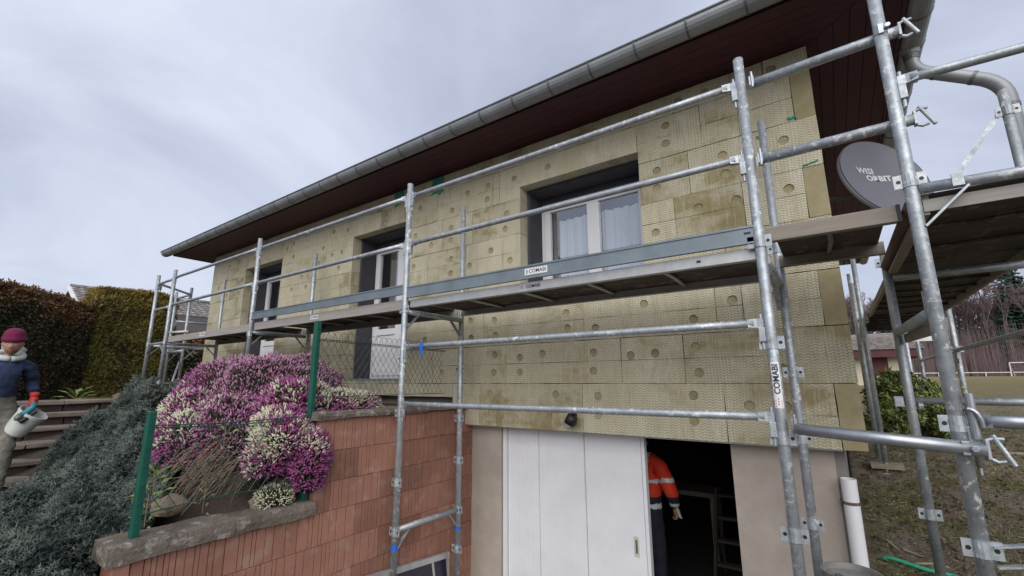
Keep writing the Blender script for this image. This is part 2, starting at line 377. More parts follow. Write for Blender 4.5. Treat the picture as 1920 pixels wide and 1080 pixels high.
def thing(name, loc, label, cat, group=None):
    o = bpy.data.objects.new(name, None); COL.objects.link(o); o.location = loc; o.empty_display_size = .1
    return tag(o, label, cat, group)
def structure(o): o['kind'] = 'structure'; return o
def np_obj(name, V, F, mats, mi=None, parent=None, smooth=False):
    V = np.asarray(V, np.float32); F = np.asarray(F, np.int32); k = F.shape[1]
    me = bpy.data.meshes.new(name); me.vertices.add(len(V)); me.vertices.foreach_set('co', V.ravel())
    me.loops.add(F.size); me.loops.foreach_set('vertex_index', F.ravel())
    me.polygons.add(len(F)); me.polygons.foreach_set('loop_start', np.arange(0, F.size, k, dtype=np.int32)); me.polygons.foreach_set('loop_total', np.full(len(F), k, np.int32))
    for m in (mats if isinstance(mats, (list, tuple)) else [mats]): me.materials.append(M[m] if isinstance(m, str) else m)
    if mi is not None: me.polygons.foreach_set('material_index', np.asarray(mi, np.int32))
    if smooth: me.polygons.foreach_set('use_smooth', np.ones(len(F), bool))
    me.update(calc_edges=True); me.validate()
    o = bpy.data.objects.new(name, me); COL.objects.link(o)
    if parent: attach(o, parent)
    return o
def frames(D):      # rotation matrices whose Z is D, random spin
    D = D / np.linalg.norm(D, axis=1, keepdims=True); n = len(D)
    a = rng.normal(size=(n, 3)); X = np.cross(a, D); X /= np.linalg.norm(X, axis=1, keepdims=True) + 1e-9; Y = np.cross(D, X)
    return np.stack([X, Y, D], axis=2)
def scatter(TV, TF, P, Rm, S):
    TV = np.asarray(TV, float); TF = np.asarray(TF)
    V = np.einsum('nij,kj->nki', Rm, TV) * S[:, None, None] + P[:, None, :]
    F = TF[None] + (np.arange(len(P)) * len(TV))[:, None, None]
    return V.reshape(-1, 3), F.reshape(-1, TF.shape[1])
def smooth01(x): x = max(0., min(1., x)); return x * x * (3 - 2 * x)
def lerp_tab(x, tab):
    if x <= tab[0][0]: return tab[0][1]
    for (a, b), (c, d) in zip(tab, tab[1:]):
        if x <= c: return b + (d - b) * (x - a) / (c - a)
    return tab[-1][1]
def text_flat(s, size, bold=.0):
    cu = bpy.data.curves.new('txt', 'FONT'); cu.body = s; cu.size = size; cu.offset = bold; cu.align_x = 'CENTER'; cu.align_y = 'CENTER'
    cu.resolution_u = 3
    o = bpy.data.objects.new('txt', cu); COL.objects.link(o)
    dg = bpy.context.evaluated_depsgraph_get(); me = bpy.data.meshes.new_from_object(o.evaluated_get(dg))
    v = [tuple(p.co) for p in me.vertices]; f = [tuple(p.vertices) for p in me.polygons]
    bpy.data.objects.remove(o); bpy.data.meshes.remove(me); bpy.data.curves.remove(cu)
    return v, f
def text_obj(s, size, fn, mat, parent, bold=.0, name='lettering', cuts=()):
    v, f = text_flat(s, size, bold); mb = MB()
    if cuts:
        bm = bmesh.new(); bv = [bm.verts.new(p) for p in v]
        for q in f:
            try: bm.faces.new([bv[i] for i in q])
            except ValueError: pass
        for c in cuts: bmesh.ops.bisect_plane(bm, geom=bm.verts[:] + bm.edges[:] + bm.faces[:], plane_co=(0, c, 0), plane_no=(0, 1, 0))
        bm.verts.index_update(); v = [tuple(p.co) for p in bm.verts]; f = [tuple(x.index for x in q.verts) for q in bm.faces]; bm.free()
    mb.add([fn(x, y) for x, y, z in v], f); return mb.obj(name, mat, parent)

# ------------------------------------------------------------------ ground heights
STAIR_X0, STAIR_Z0, TREAD, RISE = -9.3, 2.10, .36, .16
def bank_z(x, y):
    return lerp_tab(y, [(-3, .62), (2.5, .76), (4.35, .98), (8.3, 1.34), (10.4, 1.50), (30, 2.05), (90, 2.72), (600, 3.2)])
def drive_z(y): return lerp_tab(y, [(-4, .75), (0, .74), (2.5, .30), (3.6, .04), (4.0, .0)])
def garden_z(x, y):
    s = max(0, min(1, (x - STAIR_X0) / 2.52)); zs = STAIR_Z0 - 1.12 * s
    t_ = smooth01((y - .7) / 1.9); z = zs + (2.07 - zs) * t_
    if x < -6.15 and y < 2.35: z -= .24 * min(1, (-6.15 - x) / .15) * min(1, (2.35 - y) / .2)
    if y < 2.18: z = min(z, 1.38 + max(0, -3.55 - x) * .62)
    return z
def ground_z(x, y):
    if x > -.015:
        b = bank_z(x, y); k = smooth01((x + .01) / .12)
        return drive_z(y) * (1 - k) + b * k if y < 4.0 else b
    if y > 4.02 and y < 12.2 and x > -10.6: return -.12
    if x > -3.5 and y <= 4.03: return drive_z(y) - .01
    if x > -3.5: return bank_z(x, y)
    if y <= 4.02: return garden_z(x, y)
    if y >= 12.2: return bank_z(x, y) if x > -10 else 2.07 + max(0, y - 12) * .008
    return 2.07
def axis(parts):
    out = []
    for a, b, st in parts:
        n = max(1, round((b - a) / st)); out += [a + (b - a) * i / n for i in range(n)]
    return out + [parts[-1][1]]
gx = axis([(-420, -60, 40), (-60, -14, 6), (-14, -10.6, .5), (-10.6, -3.52, .16), (-3.52, -3.48, .02), (-3.48, -.06, .5), (-.06, -.01, .05), (-.01, .12, .043), (.12, 2.4, .055), (2.4, 3.4, .1), (3.4, 12, .7), (12, 60, 4), (60, 420, 40)])
gy = axis([(-40, -4, 4), (-4, 0, .5), (0, 4.0, .09), (4.0, 4.04, .02), (4.04, 12.2, .06), (12.2, 12.24, .02), (12.24, 30, .7), (30, 100, 4), (100, 600, 50)])
V = []
for y in gy:
    for x in gx:
        z = ground_z(x, y)
        if x > .1 and 1 < y < 30: z += .045 * mnoise.noise((x * 3.1, y * 3.1, 1.)) + .045 * mnoise.noise((x * 8, y * 8, 4.)) + .028 * mnoise.noise((x * 19, y * 19, 8.))
        if -10 < x < -3.5 and y < 4: z += .03 * mnoise.noise((x * 4, y * 4, 2.))
        V.append((x, y, z))
nx = len(gx); F = [(j * nx + i, j * nx + i + 1, (j + 1) * nx + i + 1, (j + 1) * nx + i) for j in range(len(gy) - 1) for i in range(nx - 1)]
ground = structure(np_obj('ground', V, F, ['ground', 'soil'], [1 if (-10.6 < (V[f[0]][0] + V[f[2]][0]) / 2 < -3.4 and V[f[0]][1] < 4.1) else 0 for f in F], smooth=True))
mb = MB(); ys = axis([(-4, 4.0, .25)])
mb.add([(x, y, drive_z(y)) for y in ys for x in (-3.415, -.02)], [(2 * i, 2 * i + 1, 2 * i + 3, 2 * i + 2) for i in range(len(ys) - 1)])
structure(mb.obj('driveway', 'drive'))

# ------------------------------------------------------------------ house
YF, YC, YW = 3.92, 4.065, 4.33           # insulation face, core face, window frame plane
XL, XR, ZTOP = -10.55, .115, 4.97
house = thing('house', (-5.2, 8, 0), 'long low house being clad in olive insulation boards, maroon eaves, white garage door below', 'house')
OPEN = [(-9.09, -7.74, 2.36, 4.49), (-5.70, -4.46, 2.36, 4.49), (-2.66, -1.30, 3.24, 4.49)]
GX0, GX1, GDX, GZ = -3.02, -.755, -1.505, 1.93
# core wall built round the openings
mb = MB(); xs = sorted({-10.41, -.021} | {v for o in OPEN for v in o[:2]} | {GX0, GX1})
for a, b in zip(xs, xs[1:]):
    m_ = (a + b) / 2; spans = [(-.1, ZTOP)]
    for o in OPEN:
        if o[0] < m_ < o[1]: spans = [(s0, o[2]) if k == 0 else (o[3], s1) for s0, s1 in spans for k in (0, 1)] if True else spans
    if GX0 < m_ < GX1: spans = [(max(s0, GZ), s1) for s0, s1 in spans]
    for s0, s1 in spans:
        if s1 - s0 > .01: mb.box(a, b, YC, YC + .30, s0, s1)
mb.box(-.32, -.021, YC + .3, 12, -.1, ZTOP); mb.box(-10.41, -10.11, YC + .3, 12, -.1, ZTOP); mb.box(-10.41, -.021, 12, 12.3, -.1, ZTOP)
mb.box(-10.1, -.33, YC + .31, 11.99, 2.12, 2.30)        # floor slab between garage and living floor
mb.obj('wall', 'core', house)
# insulation boards with dowel recesses
CZ = [1.88, 2.325, 2.73, 3.14, 3.545, 3.95, 4.36, 4.765, 4.968]
DOW = [(-3.36, 3.03), (-3.35, 2.83), (-3.02, 3.01), (-3.0, 2.84), (-3.01, 2.63), (-3.02, 2.44), (-2.68, 2.59), (-2.68, 2.44), (-3.07, 2.22), (-3.06, 2.02), (-2.12, 3.01), (-2.11, 2.86), (-1.81, 2.84), (-1.33, 3.02), (-1.84, 2.61), (-1.85, 2.44), (-2.26, 2.22), (-2.28, 2.02), (-1.81, 2.21), (-1.82, 2.04), (-1.48, 2.57), (-1.26, 2.58), (-0.92, 2.85), (-0.61, 2.98), (-0.31, 2.98), (-0.92, 2.62), (-0.91, 2.41), (-0.97, 2.23), (-0.57, 2.16), (-0.32, 2.43), (-0.33, 2.16), (-0.98, 2.03), (-1.3, 4.87), (-0.89, 4.87), (-0.66, 4.87), (-1.02, 4.67), (-1.03, 4.49), (-0.71, 4.62), (-0.46, 4.62), (-0.14, 4.87), (-1.13, 4.25), (-1.14, 4.08), (-0.57, 4.23), (-0.56, 4.06), (-0.5, 3.81), (-0.8, 3.81), (-1.18, 3.66), (-0.12, 4.22), (-0.13, 3.81), (-3.22, 4.87), (-3.61, 4.87), (-3.12, 4.63), (-2.74, 4.62), (-2.29, 4.63), (-3.44, 4.62), (-3.13, 4.46), (-3.69, 4.45), (-4.27, 4.62), (-3.7, 4.22), (-3.7, 4.06), (-2.85, 4.22), (-2.87, 4.04), (-4.04, 4.06), (-4.34, 4.24), (-3.69, 3.82), (-3.39, 3.69), (-3.07, 3.82), (-2.8, 3.66), (-3.69, 3.64), (-4.36, 3.82), (-9.82, 4.66), (-9.17, 4.28), (-9.26, 4.03), (-9.27, 3.62), (-7.62, 4.64), (-7.42, 4.71), (-7.39, 4.46), (-7.06, 4.06), (-7.34, 3.88), (-6.91, 3.87), (-6.5, 4.46), (-6.23, 4.3), (-6.23, 4.68), (-5.86, 4.63), (-5.98, 4.3), (-6.03, 4.06), (-6.58, 4.22),
       (-10.2, 4.25), (-9.7, 3.3), (-10.1, 3.3), (-9.9, 2.9), (-7.2, 3.3), (-6.6, 2.85), (-7.3, 2.6), (-6.2, 3.35), (-6.9, 2.5), (-6.1, 2.6), (-4.1, 2.85), (-3.8, 2.45), (-4.2, 2.55), (-3.75, 3.3), (-2.4, 2.62), (-9.8, 4.05)]
SEAM = {0: [-3.62, -3.22, -1.97, -.74], 1: [-3.95, -2.86, -1.57, -1.02], 2: [-4.2, -3.17, -1.93, -.74, -.54], 3: [-3.9, -3.4, -2.1, -.62], 4: [-4.1, -3.45, -2.9, -.45, -1.0], 5: [-3.85, -3.35, -.85, -.25], 6: [-3.95, -3.05, -2.95, -.72, -.42], 7: [-3.65, -3.3, -3.0, -2.55, -2.0, -1.75, -1.35, -.95, -.45, -.2]}
plug = MB(); ring = [(.0365 * math.cos(2 * math.pi * k / 14), 0, .0365 * math.sin(2 * math.pi * k / 14)) for k in range(14)]
plug.add([(x * .98, .0, z * .98) for x, y, z in ring] + [(x * .55, .003, z * .55) for x, y, z in ring], [(k, (k + 1) % 14, 14 + (k + 1) % 14, 14 + k) for k in range(14)] + [tuple(range(14, 28))])
plug_proto = plug.obj('dowel_plug', 'dowel'); plug_mesh = plug_proto.data; bpy.data.objects.remove(plug_proto)
def board(x0, x1, z0, z1, smooth=False, dows=()):
    g = .0022; x0 += g; x1 -= g; z0 += g; z1 -= g
    cx, cz = (x0 + x1) / 2, (z0 + z1) / 2; yo = random.uniform(-.0035, .0025)
    mb = MB(); halves = [(z0, z1)]
    if z1 - z0 > .3 and not smooth: halves = [(z0, cz - .0014), (cz + .0014, z1)]
    used = []
    jt = lambda: random.uniform(-.0022, .0022)
    for h0, h1 in halves:
        hs = [d for d in dows if x0 + .042 < d[0] < x1 - .042 and h0 + .041 < d[1] < h1 - .041]
        used += hs
        def edge(pa, pb):
            n = max(1, int(math.hypot(pb[0] - pa[0], pb[1] - pa[1]) / .12))
            return [(pa[0] + (pb[0] - pa[0]) * i / n + jt(), pa[1] + (pb[1] - pa[1]) * i / n + jt()) for i in range(n)]
        outer = edge((x0, h0), (x1, h0)) + edge((x1, h0), (x1, h1)) + edge((x1, h1), (x0, h1)) + edge((x0, h1), (x0, h0))
        loops = [[Vector((a, b, 0)) for a, b in outer]]
        for d in hs:
            loops.append([Vector((d[0] + .0375 * math.cos(-2 * math.pi * k / 16), d[1] + .0375 * math.sin(-2 * math.pi * k / 16), 0)) for k in range(16)])
        flat = [p for l in loops for p in l]
        tris = geometry.tessellate_polygon(loops)
        ff = []
        for t3 in tris:
            a, b, c = (flat[i] for i in t3)
            ff.append(tuple(t3) if (b - a).cross(c - a).z > 0 else tuple(reversed(t3)))
        mb.add([(p.x - cx, yo, p.y - cz) for p in flat], ff)
        o = 0; n0 = len(loops[0])
        ov = [(p.x - cx, yo, p.y - cz) for p in loops[0]]; iv = [(p.x - cx, .14, p.y - cz) for p in loops[0]]
        mb.add(ov + iv, [(i, n0 + i, n0 + (i + 1) % n0, (i + 1) % n0) for i in range(n0)])
        for l in loops[1:]:
            n1 = len(l)
            mb.add([(p.x - cx, yo, p.y - cz) for p in l] + [(p.x - cx, yo + .008, p.y - cz) for p in l], [(i, (i + 1) % n1, n1 + (i + 1) % n1, n1 + i) for i in range(n1)])
    o = mb.obj('insulation_board', 'ins_smooth' if smooth else 'ins', loc=(cx, YF, cz))
    attach(o, house)
    for d in used:
        p = bpy.data.objects.new('dowel_plug', plug_mesh); COL.objects.link(p); p.parent = o; p.location = (d[0] - cx, yo + .0075, d[1] - cz)
for k in range(8):
    z0, z1 = CZ[k], CZ[k + 1]
    xs = list(SEAM[k]); x = min(xs) - 1.2 + random.uniform(-.2, .2)
    while x > XL + .25:
        xs.append(x); x -= random.choice((1.2, 1.2, .9, .6))
    corner = (k % 2 == 0)
    ends = [XL] + sorted(xs) + ([-.025, XR] if corner else [XR])
    # split at opening edges
    cuts = set(ends)
    for o in OPEN:
        if z0 < o[3] and z1 > o[2]:
            cuts |= {o[0], o[1]}; cuts = {c for c in cuts if not (o[0] + .01 < c < o[1] - .01) or z1 > o[3] + .1 or z0 < o[2] - .1}
            cuts = {c for c in cuts if min(abs(c - o[0]), abs(c - o[1])) < .005 or min(abs(c - o[0]), abs(c - o[1])) > .09}
    if k == 0: cuts.add(-3.62)
    cuts = sorted(cuts)
    for a, b in zip(cuts, cuts[1:]):
        m_ = (a + b) / 2; za, zb = z0, z1
        for o in OPEN:
            if o[0] < m_ < o[1]:
                if za >= o[2] - .005 and zb <= o[3] + .005: za = zb
                elif za < o[3] < zb: za = o[3]
                elif za < o[2] < zb: zb = o[2]
        if k == 0 and m_ < -3.62: za = 2.17
        if zb - za < .03 or b - a < .02: continue
        board(a, b, za, zb, smooth=(corner and a > -.03), dows=DOW)
# gable end boards
for k in range(8):
    y0 = YF + .145
    while y0 < 12.2:
        y1 = min(y0 + (1.2 if y0 > 4.2 or k % 2 else .7), 12.3)
        mb = MB(); mb.box(-.02, XR - random.uniform(0, .004), y0 + .002, y1 - .002, CZ[k] + .002, CZ[k + 1] - .002); mb.obj('insulation_board', 'ins', house); y0 = y1
mb = MB(); mb.box(XL + .002, -10.412, YF + .145, 12.3, 2.1, 4.965); mb.obj('gable_insulation', 'ins', house)
# torn green patches and cord ends on the boards
for x0, x1, z0, z1 in ((-4.06, -3.84, 4.74, 4.965), (-4.80, -4.62, 4.77, 4.965)):
    mb = MB(); n = 6
    pts = [(x0, z1)] + [(x0 + random.uniform(-.01, .02), z1 - (z1 - z0) * i / n) for i in range(1, n)] + [(x0 + (x1 - x0) * i / n, z0 + random.uniform(-.03, .02)) for i in range(n + 1)] + [(x1 + random.uniform(-.02, .01), z0 + (z1 - z0) * i / n) for i in range(1, n)] + [(x1, z1)]
    N = len(pts)
    mb.add([(x, YF - .008, z) for x, z in pts] + [(x, YF - .0042, z) for x, z in pts], [tuple(range(N)), tuple(range(2 * N - 1, N - 1, -1))] + [(i, N + i, N + (i + 1) % N, (i + 1) % N) for i in range(N)])
    mb.obj('green_patch', 'green_mesh', house)
for cx, cz, w in ((-.045, 4.385, .06), (.03, 3.965, .10), (-.28, 4.30, .04)):
    mb = MB()
    for i in range(3 if w < .09 else 1):
        mb.tube([(cx - w / 2 + (w * j / 5), YF - .008, cz + (.012 * math.sin(j * 1.9 + i) if w < .09 else .004 * j + .004 * math.sin(j * 3))) for j in range(6)], .005, 6)
    mb.obj('green_cord_end', 'green_hose', house)
# render pillars and side return
mb = MB(); mb.box(-3.60, GX0, YC - .012, YC - .001, -.05, 1.878); mb.obj('concrete_pillar', 'render', house)
mb = MB(); mb.box(GX1, -.083, YC - .012, YC - .001, -.05, 1.878); mb.box(-.083, -.022, YC + .02, YC + .05, -.05, 1.878); mb.obj('concrete_pillar', 'render', house)
mb = MB(); mb.box(GX1 - .001, GX1 + .002, YC - .011, YC + .299, 0, GZ); mb.obj('garage_jamb', 'render', house)
mb = MB(); mb.box(-3.6, -.03, YF + .03, YF + .045, 1.868, 1.879); mb.obj('base_trim', 'alu', house)
# reveals, windows and doors
def opening(o, kind):
    x0, x1, z0, z1 = o
    for nm, bx in (('reveal', (x0 + .001, x0 + .03, YC + .005, YC + .30, z0, z1)), ('reveal', (x1 - .03, x1 - .001, YC + .005, YC + .30, z0, z1)), ('reveal', (x0 + .03, x1 - .03, YC + .005, YC + .30, z1 - .03, z1 - .001))):
        mb = MB(); mb.box(*bx); mb.obj(nm, 'reveal', house)
    mb = MB(); mb.box(x0 + .03, x1 - .03, YC - .10, YC + .30, z0 + .001, z0 + .03); mb.obj('sill', 'zinc', house)
    a, b, c, d = x0 + .03, x1 - .03, z0 + .03, z1 - .10
    win = MB().box(a, a + .055, YW, YW + .07, c, d).box(b - .055, b, YW, YW + .07, c, d).box(a + .055, b - .055, YW, YW + .07, d - .055, d).box(a + .055, b - .055, YW, YW + .07, c, c + .05).obj('window' if kind == 'window' else 'french_door', 'pvc', house, bevel=.004)
    mb = MB(); mb.box(a, b, YW - .002, YW + .05, d + .002, z1 - .031); mb.obj('shutter_box', 'reveal', house)
    mid = (a + b) / 2
    for s0, s1 in ((a + .05, mid + .012), (mid - .012 + .024, b - .05)):
        fy = YW - .018; w = .07; zb = c + .045
        sash = MB().box(s0, s0 + w, fy, fy + .06, zb, d - .045).box(s1 - w, s1, fy, fy + .06, zb, d - .045).box(s0 + w, s1 - w, fy, fy + .06, d - .115, d - .045)
        glz0 = zb + w
        if kind == 'door':
            glz0 = c + .72
            sash.box(s0 + w, s1 - w, fy, fy + .06, zb, zb + .10).box(s0 + w, s1 - w, fy, fy + .06, glz0 - .09, glz0).box(s0 + w, s1 - w, fy + .02, fy + .045, zb + .10, glz0 - .09)
        else: sash.box(s0 + w, s1 - w, fy, fy + .06, zb, zb + w)
        so = sash.obj('sash', 'pvc', win, bevel=.004)
        g_ = MB().box(s0 + w - .004, s1 - w + .004, fy + .026, fy + .030, glz0 - .004, d - .111).obj('pane', 'glass', win)
    # curtains
    n = 90; cm = 'curtain' if kind == 'window' else 'curtain_grey'
    def cloth(xa, xb, za, zb, amp, per, mat):
        vv = []; m_ = int((xb - xa) / .012)
        for i in range(m_ + 1):
            x = xa + (xb - xa) * i / m_; y = YW + .10 + amp * math.sin(x * per) + amp * .5 * math.sin(x * per * 2.3 + 1)
            vv += [(x, y, za), (x, y + .01 * math.sin(x * 7), zb)]
        MB().add(vv, [(2 * i, 2 * i + 2, 2 * i + 3, 2 * i + 1) for i in range(m_)]).obj('curtain', mat, win, smooth=True)
    if kind == 'window':
        cloth(a + .17, mid - .02, c, d - .20, .018, 60, cm); cloth(mid + .06, b - .04, c, d - .20, .018, 55, cm)
        cloth(a + .02, a + .16, c, d - .05, .01, 90, 'curtain_grey')
    else:
        cloth(a + .26, a + .42, c, d - .2, .014, 70, 'curtain_grey'); cloth(a + .42, mid - .01, c, d - .2, .014, 60, 'curtain'); cloth(mid + .1, b - .1, c, d - .2, .014, 60, 'curtain_grey')
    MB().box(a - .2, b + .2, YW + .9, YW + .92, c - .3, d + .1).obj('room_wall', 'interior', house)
for o, kd in zip(OPEN, ('door', 'door', 'window')): opening(o, kd)
# garage: sliding door, room
gd = MB().box(GX0, GX0 + .045, YC + .02, YC + .12, 0, GZ).obj('garage_door', 'pvc', house)
pw = (GDX - GX0 - .045) / 3
pxs = [GX0 + .047, -2.585, -2.07, GDX]
for i in range(3):
    a, b = pxs[i], pxs[i + 1]
    mb = MB(); prof = [(a + .004, .012), (a + .010, 0), (b - .010, 0), (b - .004, .012)]
    nrib = 7
    pr = [(a + .003, .012), (a + .008, 0)]
    for j in range(1, nrib):
        xx = a + (b - a) * j / nrib; pr += [(xx - .003, 0), (xx, .0012), (xx + .003, 0)]
    pr += [(b - .008, 0), (b - .003, .012)]
    y0 = YC + .045
    vv = [(x, y0 + y, z) for z in (.02, GZ - .015) for x, y in pr] + [(x, y0 + .05, z) for z in (.02, GZ - .015) for x in (a + .003, b - .003)]
    N = len(pr); ff = [(j, j + 1, N + j + 1, N + j) for j in range(N - 1)] + [(0, N, 2 * N + 2, 2 * N), (N - 1, 2 * N + 1, 2 * N + 3, 2 * N - 1), (2 * N, 2 * N + 2, 2 * N + 3, 2 * N + 1)]
    mb.add(vv, ff); mb.obj('door_panel', 'garage', gd)
MB().box(GDX + .001, GDX + .03, YC + .04, YC + .10, .02, GZ - .015).obj('door_edge', 'pvc', gd)
h = MB(); h.box(-1.615, -1.570, YC + .036, YC + .046, .86, 1.02)
h.obj('handle', 'handle', gd, bevel=.003); MB().box(-1.602, -1.583, YC + .0345, YC + .0362, .885, .995).obj('handle_recess', 'zinc_dark', gd)
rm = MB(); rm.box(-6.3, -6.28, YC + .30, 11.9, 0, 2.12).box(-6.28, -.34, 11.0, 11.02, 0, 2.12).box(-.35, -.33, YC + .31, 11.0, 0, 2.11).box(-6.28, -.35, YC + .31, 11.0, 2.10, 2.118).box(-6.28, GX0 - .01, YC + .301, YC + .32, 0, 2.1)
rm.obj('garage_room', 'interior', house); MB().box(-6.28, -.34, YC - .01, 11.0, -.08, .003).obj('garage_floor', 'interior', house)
# eaves: soffit boards, fascia, gutter, roof
EY, EX0, EX1 = 3.36, -11.12, .70
for i in range(6):
    y0 = EY + (YF - EY + .05) * i / 6; y1 = EY + (YF - EY + .05) * (i + 1) / 6
    d0 = y0 - EY
    mb = MB(); mb.add([(EX0 + d0 + .002, y0 + .002, 4.972), (EX1 - d0 - .002, y0 + .002, 4.972), (EX1 - (y1 - EY), y1 - .002, 4.972), (EX0 + (y1 - EY), y1 - .002, 4.972)] + [(EX0 + d0 + .002, y0 + .002, 4.99), (EX1 - d0 - .002, y0 + .002, 4.99), (EX1 - (y1 - EY), y1 - .002, 4.99), (EX0 + (y1 - EY), y1 - .002, 4.99)], [(3, 2, 1, 0), (4, 5, 6, 7), (0, 1, 5, 4), (1, 2, 6, 5), (2, 3, 7, 6), (3, 0, 4, 7)]); mb.obj('soffit_board', 'soffit', house)
    for side in (1, -1):
        xa = (EX1 - d0) if side > 0 else (EX0 + d0); xb = xa - side * (y1 - y0 - .004)
        ya = EY + d0; yb = EY + (y1 - EY)
        MB().add([(xa, ya + .004, 4.972), (xa, 12.8, 4.972), (xb, 12.8, 4.972), (xb, yb + .004, 4.972), (xa, ya + .004, 4.99), (xa, 12.8, 4.99), (xb, 12.8, 4.99), (xb, yb + .004, 4.99)],
                 [(0, 1, 2, 3), (7, 6, 5, 4), (0, 4, 5, 1), (1, 5, 6, 2), (2, 6, 7, 3), (3, 7, 4, 0)]).obj('soffit_board', 'soffit', house)
MB().box(EX0, EX1, EY - .025, EY - .001, 4.965, 5.12).obj('fascia', 'soffit', house)
MB().box(EX1 + .001, EX1 + .025, EY - .025, 12.8, 4.965, 5.12).obj('fascia', 'soffit', house); MB().box(EX0 - .025, EX0 - .001, EY - .025, 12.8, 4.965, 5.12).obj('fascia', 'soffit', house)
rf = MB(); x0, x1, y0, y1, zr = EX0 - .06, EX1 + .06, EY - .07, 12.9, 5.115; hy = (y1 - y0) / 2
rf.add([(x0, y0, zr), (x1, y0, zr), (x1, y1, zr), (x0, y1, zr), (x0 + hy, y0 + hy, zr + hy * .36), (x1 - hy, y0 + hy, zr + hy * .36), (x0, y0, zr - .03), (x1, y0, zr - .03), (x1, y1, zr - .03), (x0, y1, zr - .03)],
       [(0, 1, 5, 4), (1, 2, 5), (2, 3, 4, 5), (3, 0, 4), (0, 6, 7, 1), (1, 7, 8, 2), (2, 8, 9, 3), (3, 9, 6, 0), (6, 9, 8, 7)])
roof = rf.obj('roof', 'rooftile', house)
def gutter_prof(r, n=10): return [(r * math.cos(math.pi + math.pi * i / n), r * math.sin(math.pi + math.pi * i / n)) for i in range(n + 1)]
GR, GYc, GZc = .088, EY - .115, 5.035
def gutter_run(axis_, a, b, c, name, mat, r0, r1, par, sgn=1):
    pr = [(-r0 - .008, .012)] + [(u, v) for u, v in gutter_prof(r0)]; pin = [(u * r1 / r0, v * r1 / r0) for u, v in gutter_prof(r0)][::-1]
    pr = pr + pin; N = len(pr); mb = MB(); vv = []
    for t_ in (a, b):
        for u, v in pr: vv.append((t_, c + u, GZc + v) if axis_ == 'x' else (c - u, t_, GZc + v))
    mb.add(vv, [(i, (i + 1) % N, N + (i + 1) % N, N + i) for i in range(N)] + [tuple(range(N)), tuple(range(2 * N - 1, N - 1, -1))]); return mb.obj(name, mat, par, smooth=False)
gut = gutter_run('x', EX0 - .17, EX1 + .18, GYc, 'gutter', 'zinc', GR, GR - .006, house)
x = EX1 - .1
while x > EX0 - .1:
    gutter_run('x', x - .008, x + .008, GYc, 'gutter_joint', 'zinc_dark', GR + .005, GR + .001, gut); x -= .405
MB().tube([(EX0 - .17, GYc - GR, GZc + .008), (EX1 + .2, GYc - GR, GZc + .008)], .011, 8).obj('gutter_bead', 'zinc_dark', gut)
MB().add([(EX0 - .168, GYc + u, GZc + v) for u, v in gutter_prof(GR)] + [(EX0 - .160, GYc + u, GZc + v) for u, v in gutter_prof(GR)], [tuple(range(11)), tuple(range(21, 10, -1))]).obj('gutter_end', 'zinc', gut)
GXc = EX1 + .115
gut2 = gutter_run('y', EY - .20, 12.9, GXc, 'gutter', 'zinc', GR, GR - .006, house)
y = EY + .3
while y < 12.8:
    gutter_run('y', y - .008, y + .008, GXc, 'gutter_joint', 'zinc_dark', GR + .005, GR + .001, gut2); y += .405
MB().box(EX0 - .175, EX0 - .155, GYc - GR, GYc + GR, GZc + .0, GZc + .012).obj('gutter_clip', 'zinc', gut)
# swan-neck downpipe on the right eave
def arc(p0, p1, p2, n=6):
    p0, p1, p2 = Vector(p0), Vector(p1), Vector(p2)
    return [p0 * (1 - t) ** 2 + p1 * 2 * t * (1 - t) + p2 * t * t for t in [i / n for i in range(n + 1)]]
DY = 4.47
pp = [(.80, DY, 4.97)] + arc((.80, DY, 4.86), (.80, DY, 4.765), (.90, DY, 4.715)) + arc((1.13, DY, 4.565), (1.255, DY, 4.49), (1.262, DY, 4.35)) + [(1.262, DY, 3.30)]
dp = MB().tube(pp, .048, 16).obj('downpipe', 'zinc', house, smooth='auto')
for p, q in (((.80, DY, 4.90), (.80, DY, 4.87)), ((.905, DY, 4.712), (.925, DY, 4.699)), ((1.10, DY, 4.585), (1.12, DY, 4.572)), ((1.262, DY, 4.30), (1.262, DY, 4.27))):
    MB().tube([p, q], .0515, 16).obj('pipe_collar', 'zinc_dark', dp)
MB().lathe([(.052, -.08), (.085, .03), (.085, .06)], (.80, DY, 5.0), 16).obj('outlet', 'zinc', dp)

# ------------------------------------------------------------------ scaffolds
OY, IY = 2.857, 3.66
PR = .0285
LUG_Z = []
def standard(root, x, y, z0, z1, lugs=(), mat='galv', sleeve=None, base=True, face='x'):
    st = MB().tube([(x, y, z0 + (.10 if base else 0)), (x, y, z1)], PR, 16).obj('standard', mat, root, smooth='auto')
    if base:
        MB().tube([(x, y, z0 - .03), (x, y, z0 + .22)], .0175, 12).box(x - .07, x + .07, y - .07, y + .07, z0 - .035, z0 - .022).obj('base_jack', 'galv_dark', st)
    for z in lugs:
        mb = MB()
        if face == 'x': mb.box(x - .062, x - PR - .0005, y - .012, y - .006, z - .035, z + .035).box(x + PR + .0005, x + .062, y - .012, y - .006, z - .035, z + .035)
        else: mb.box(x - .012, x - .006, y - .062, y - PR, z - .035, z + .035).box(x - .012, x - .006, y + PR, y + .062, z - .035, z + .035)
        mb.tube([(x, y, z - .033), (x, y, z + .033)], PR + .004, 14); mb.obj('lug', mat, st)
        for s in (-1, 1): MB().tube([(x + s * .043, y - .0125, z), (x + s * .043, y - .0128, z)], .0095, 10).obj('lug_hole', 'black', st)
    if sleeve: MB().tube([(x, y, sleeve - .003), (x, y, sleeve + .003)], PR + .0015, 16).obj('sleeve_joint', 'galv_dark', st)
    return st
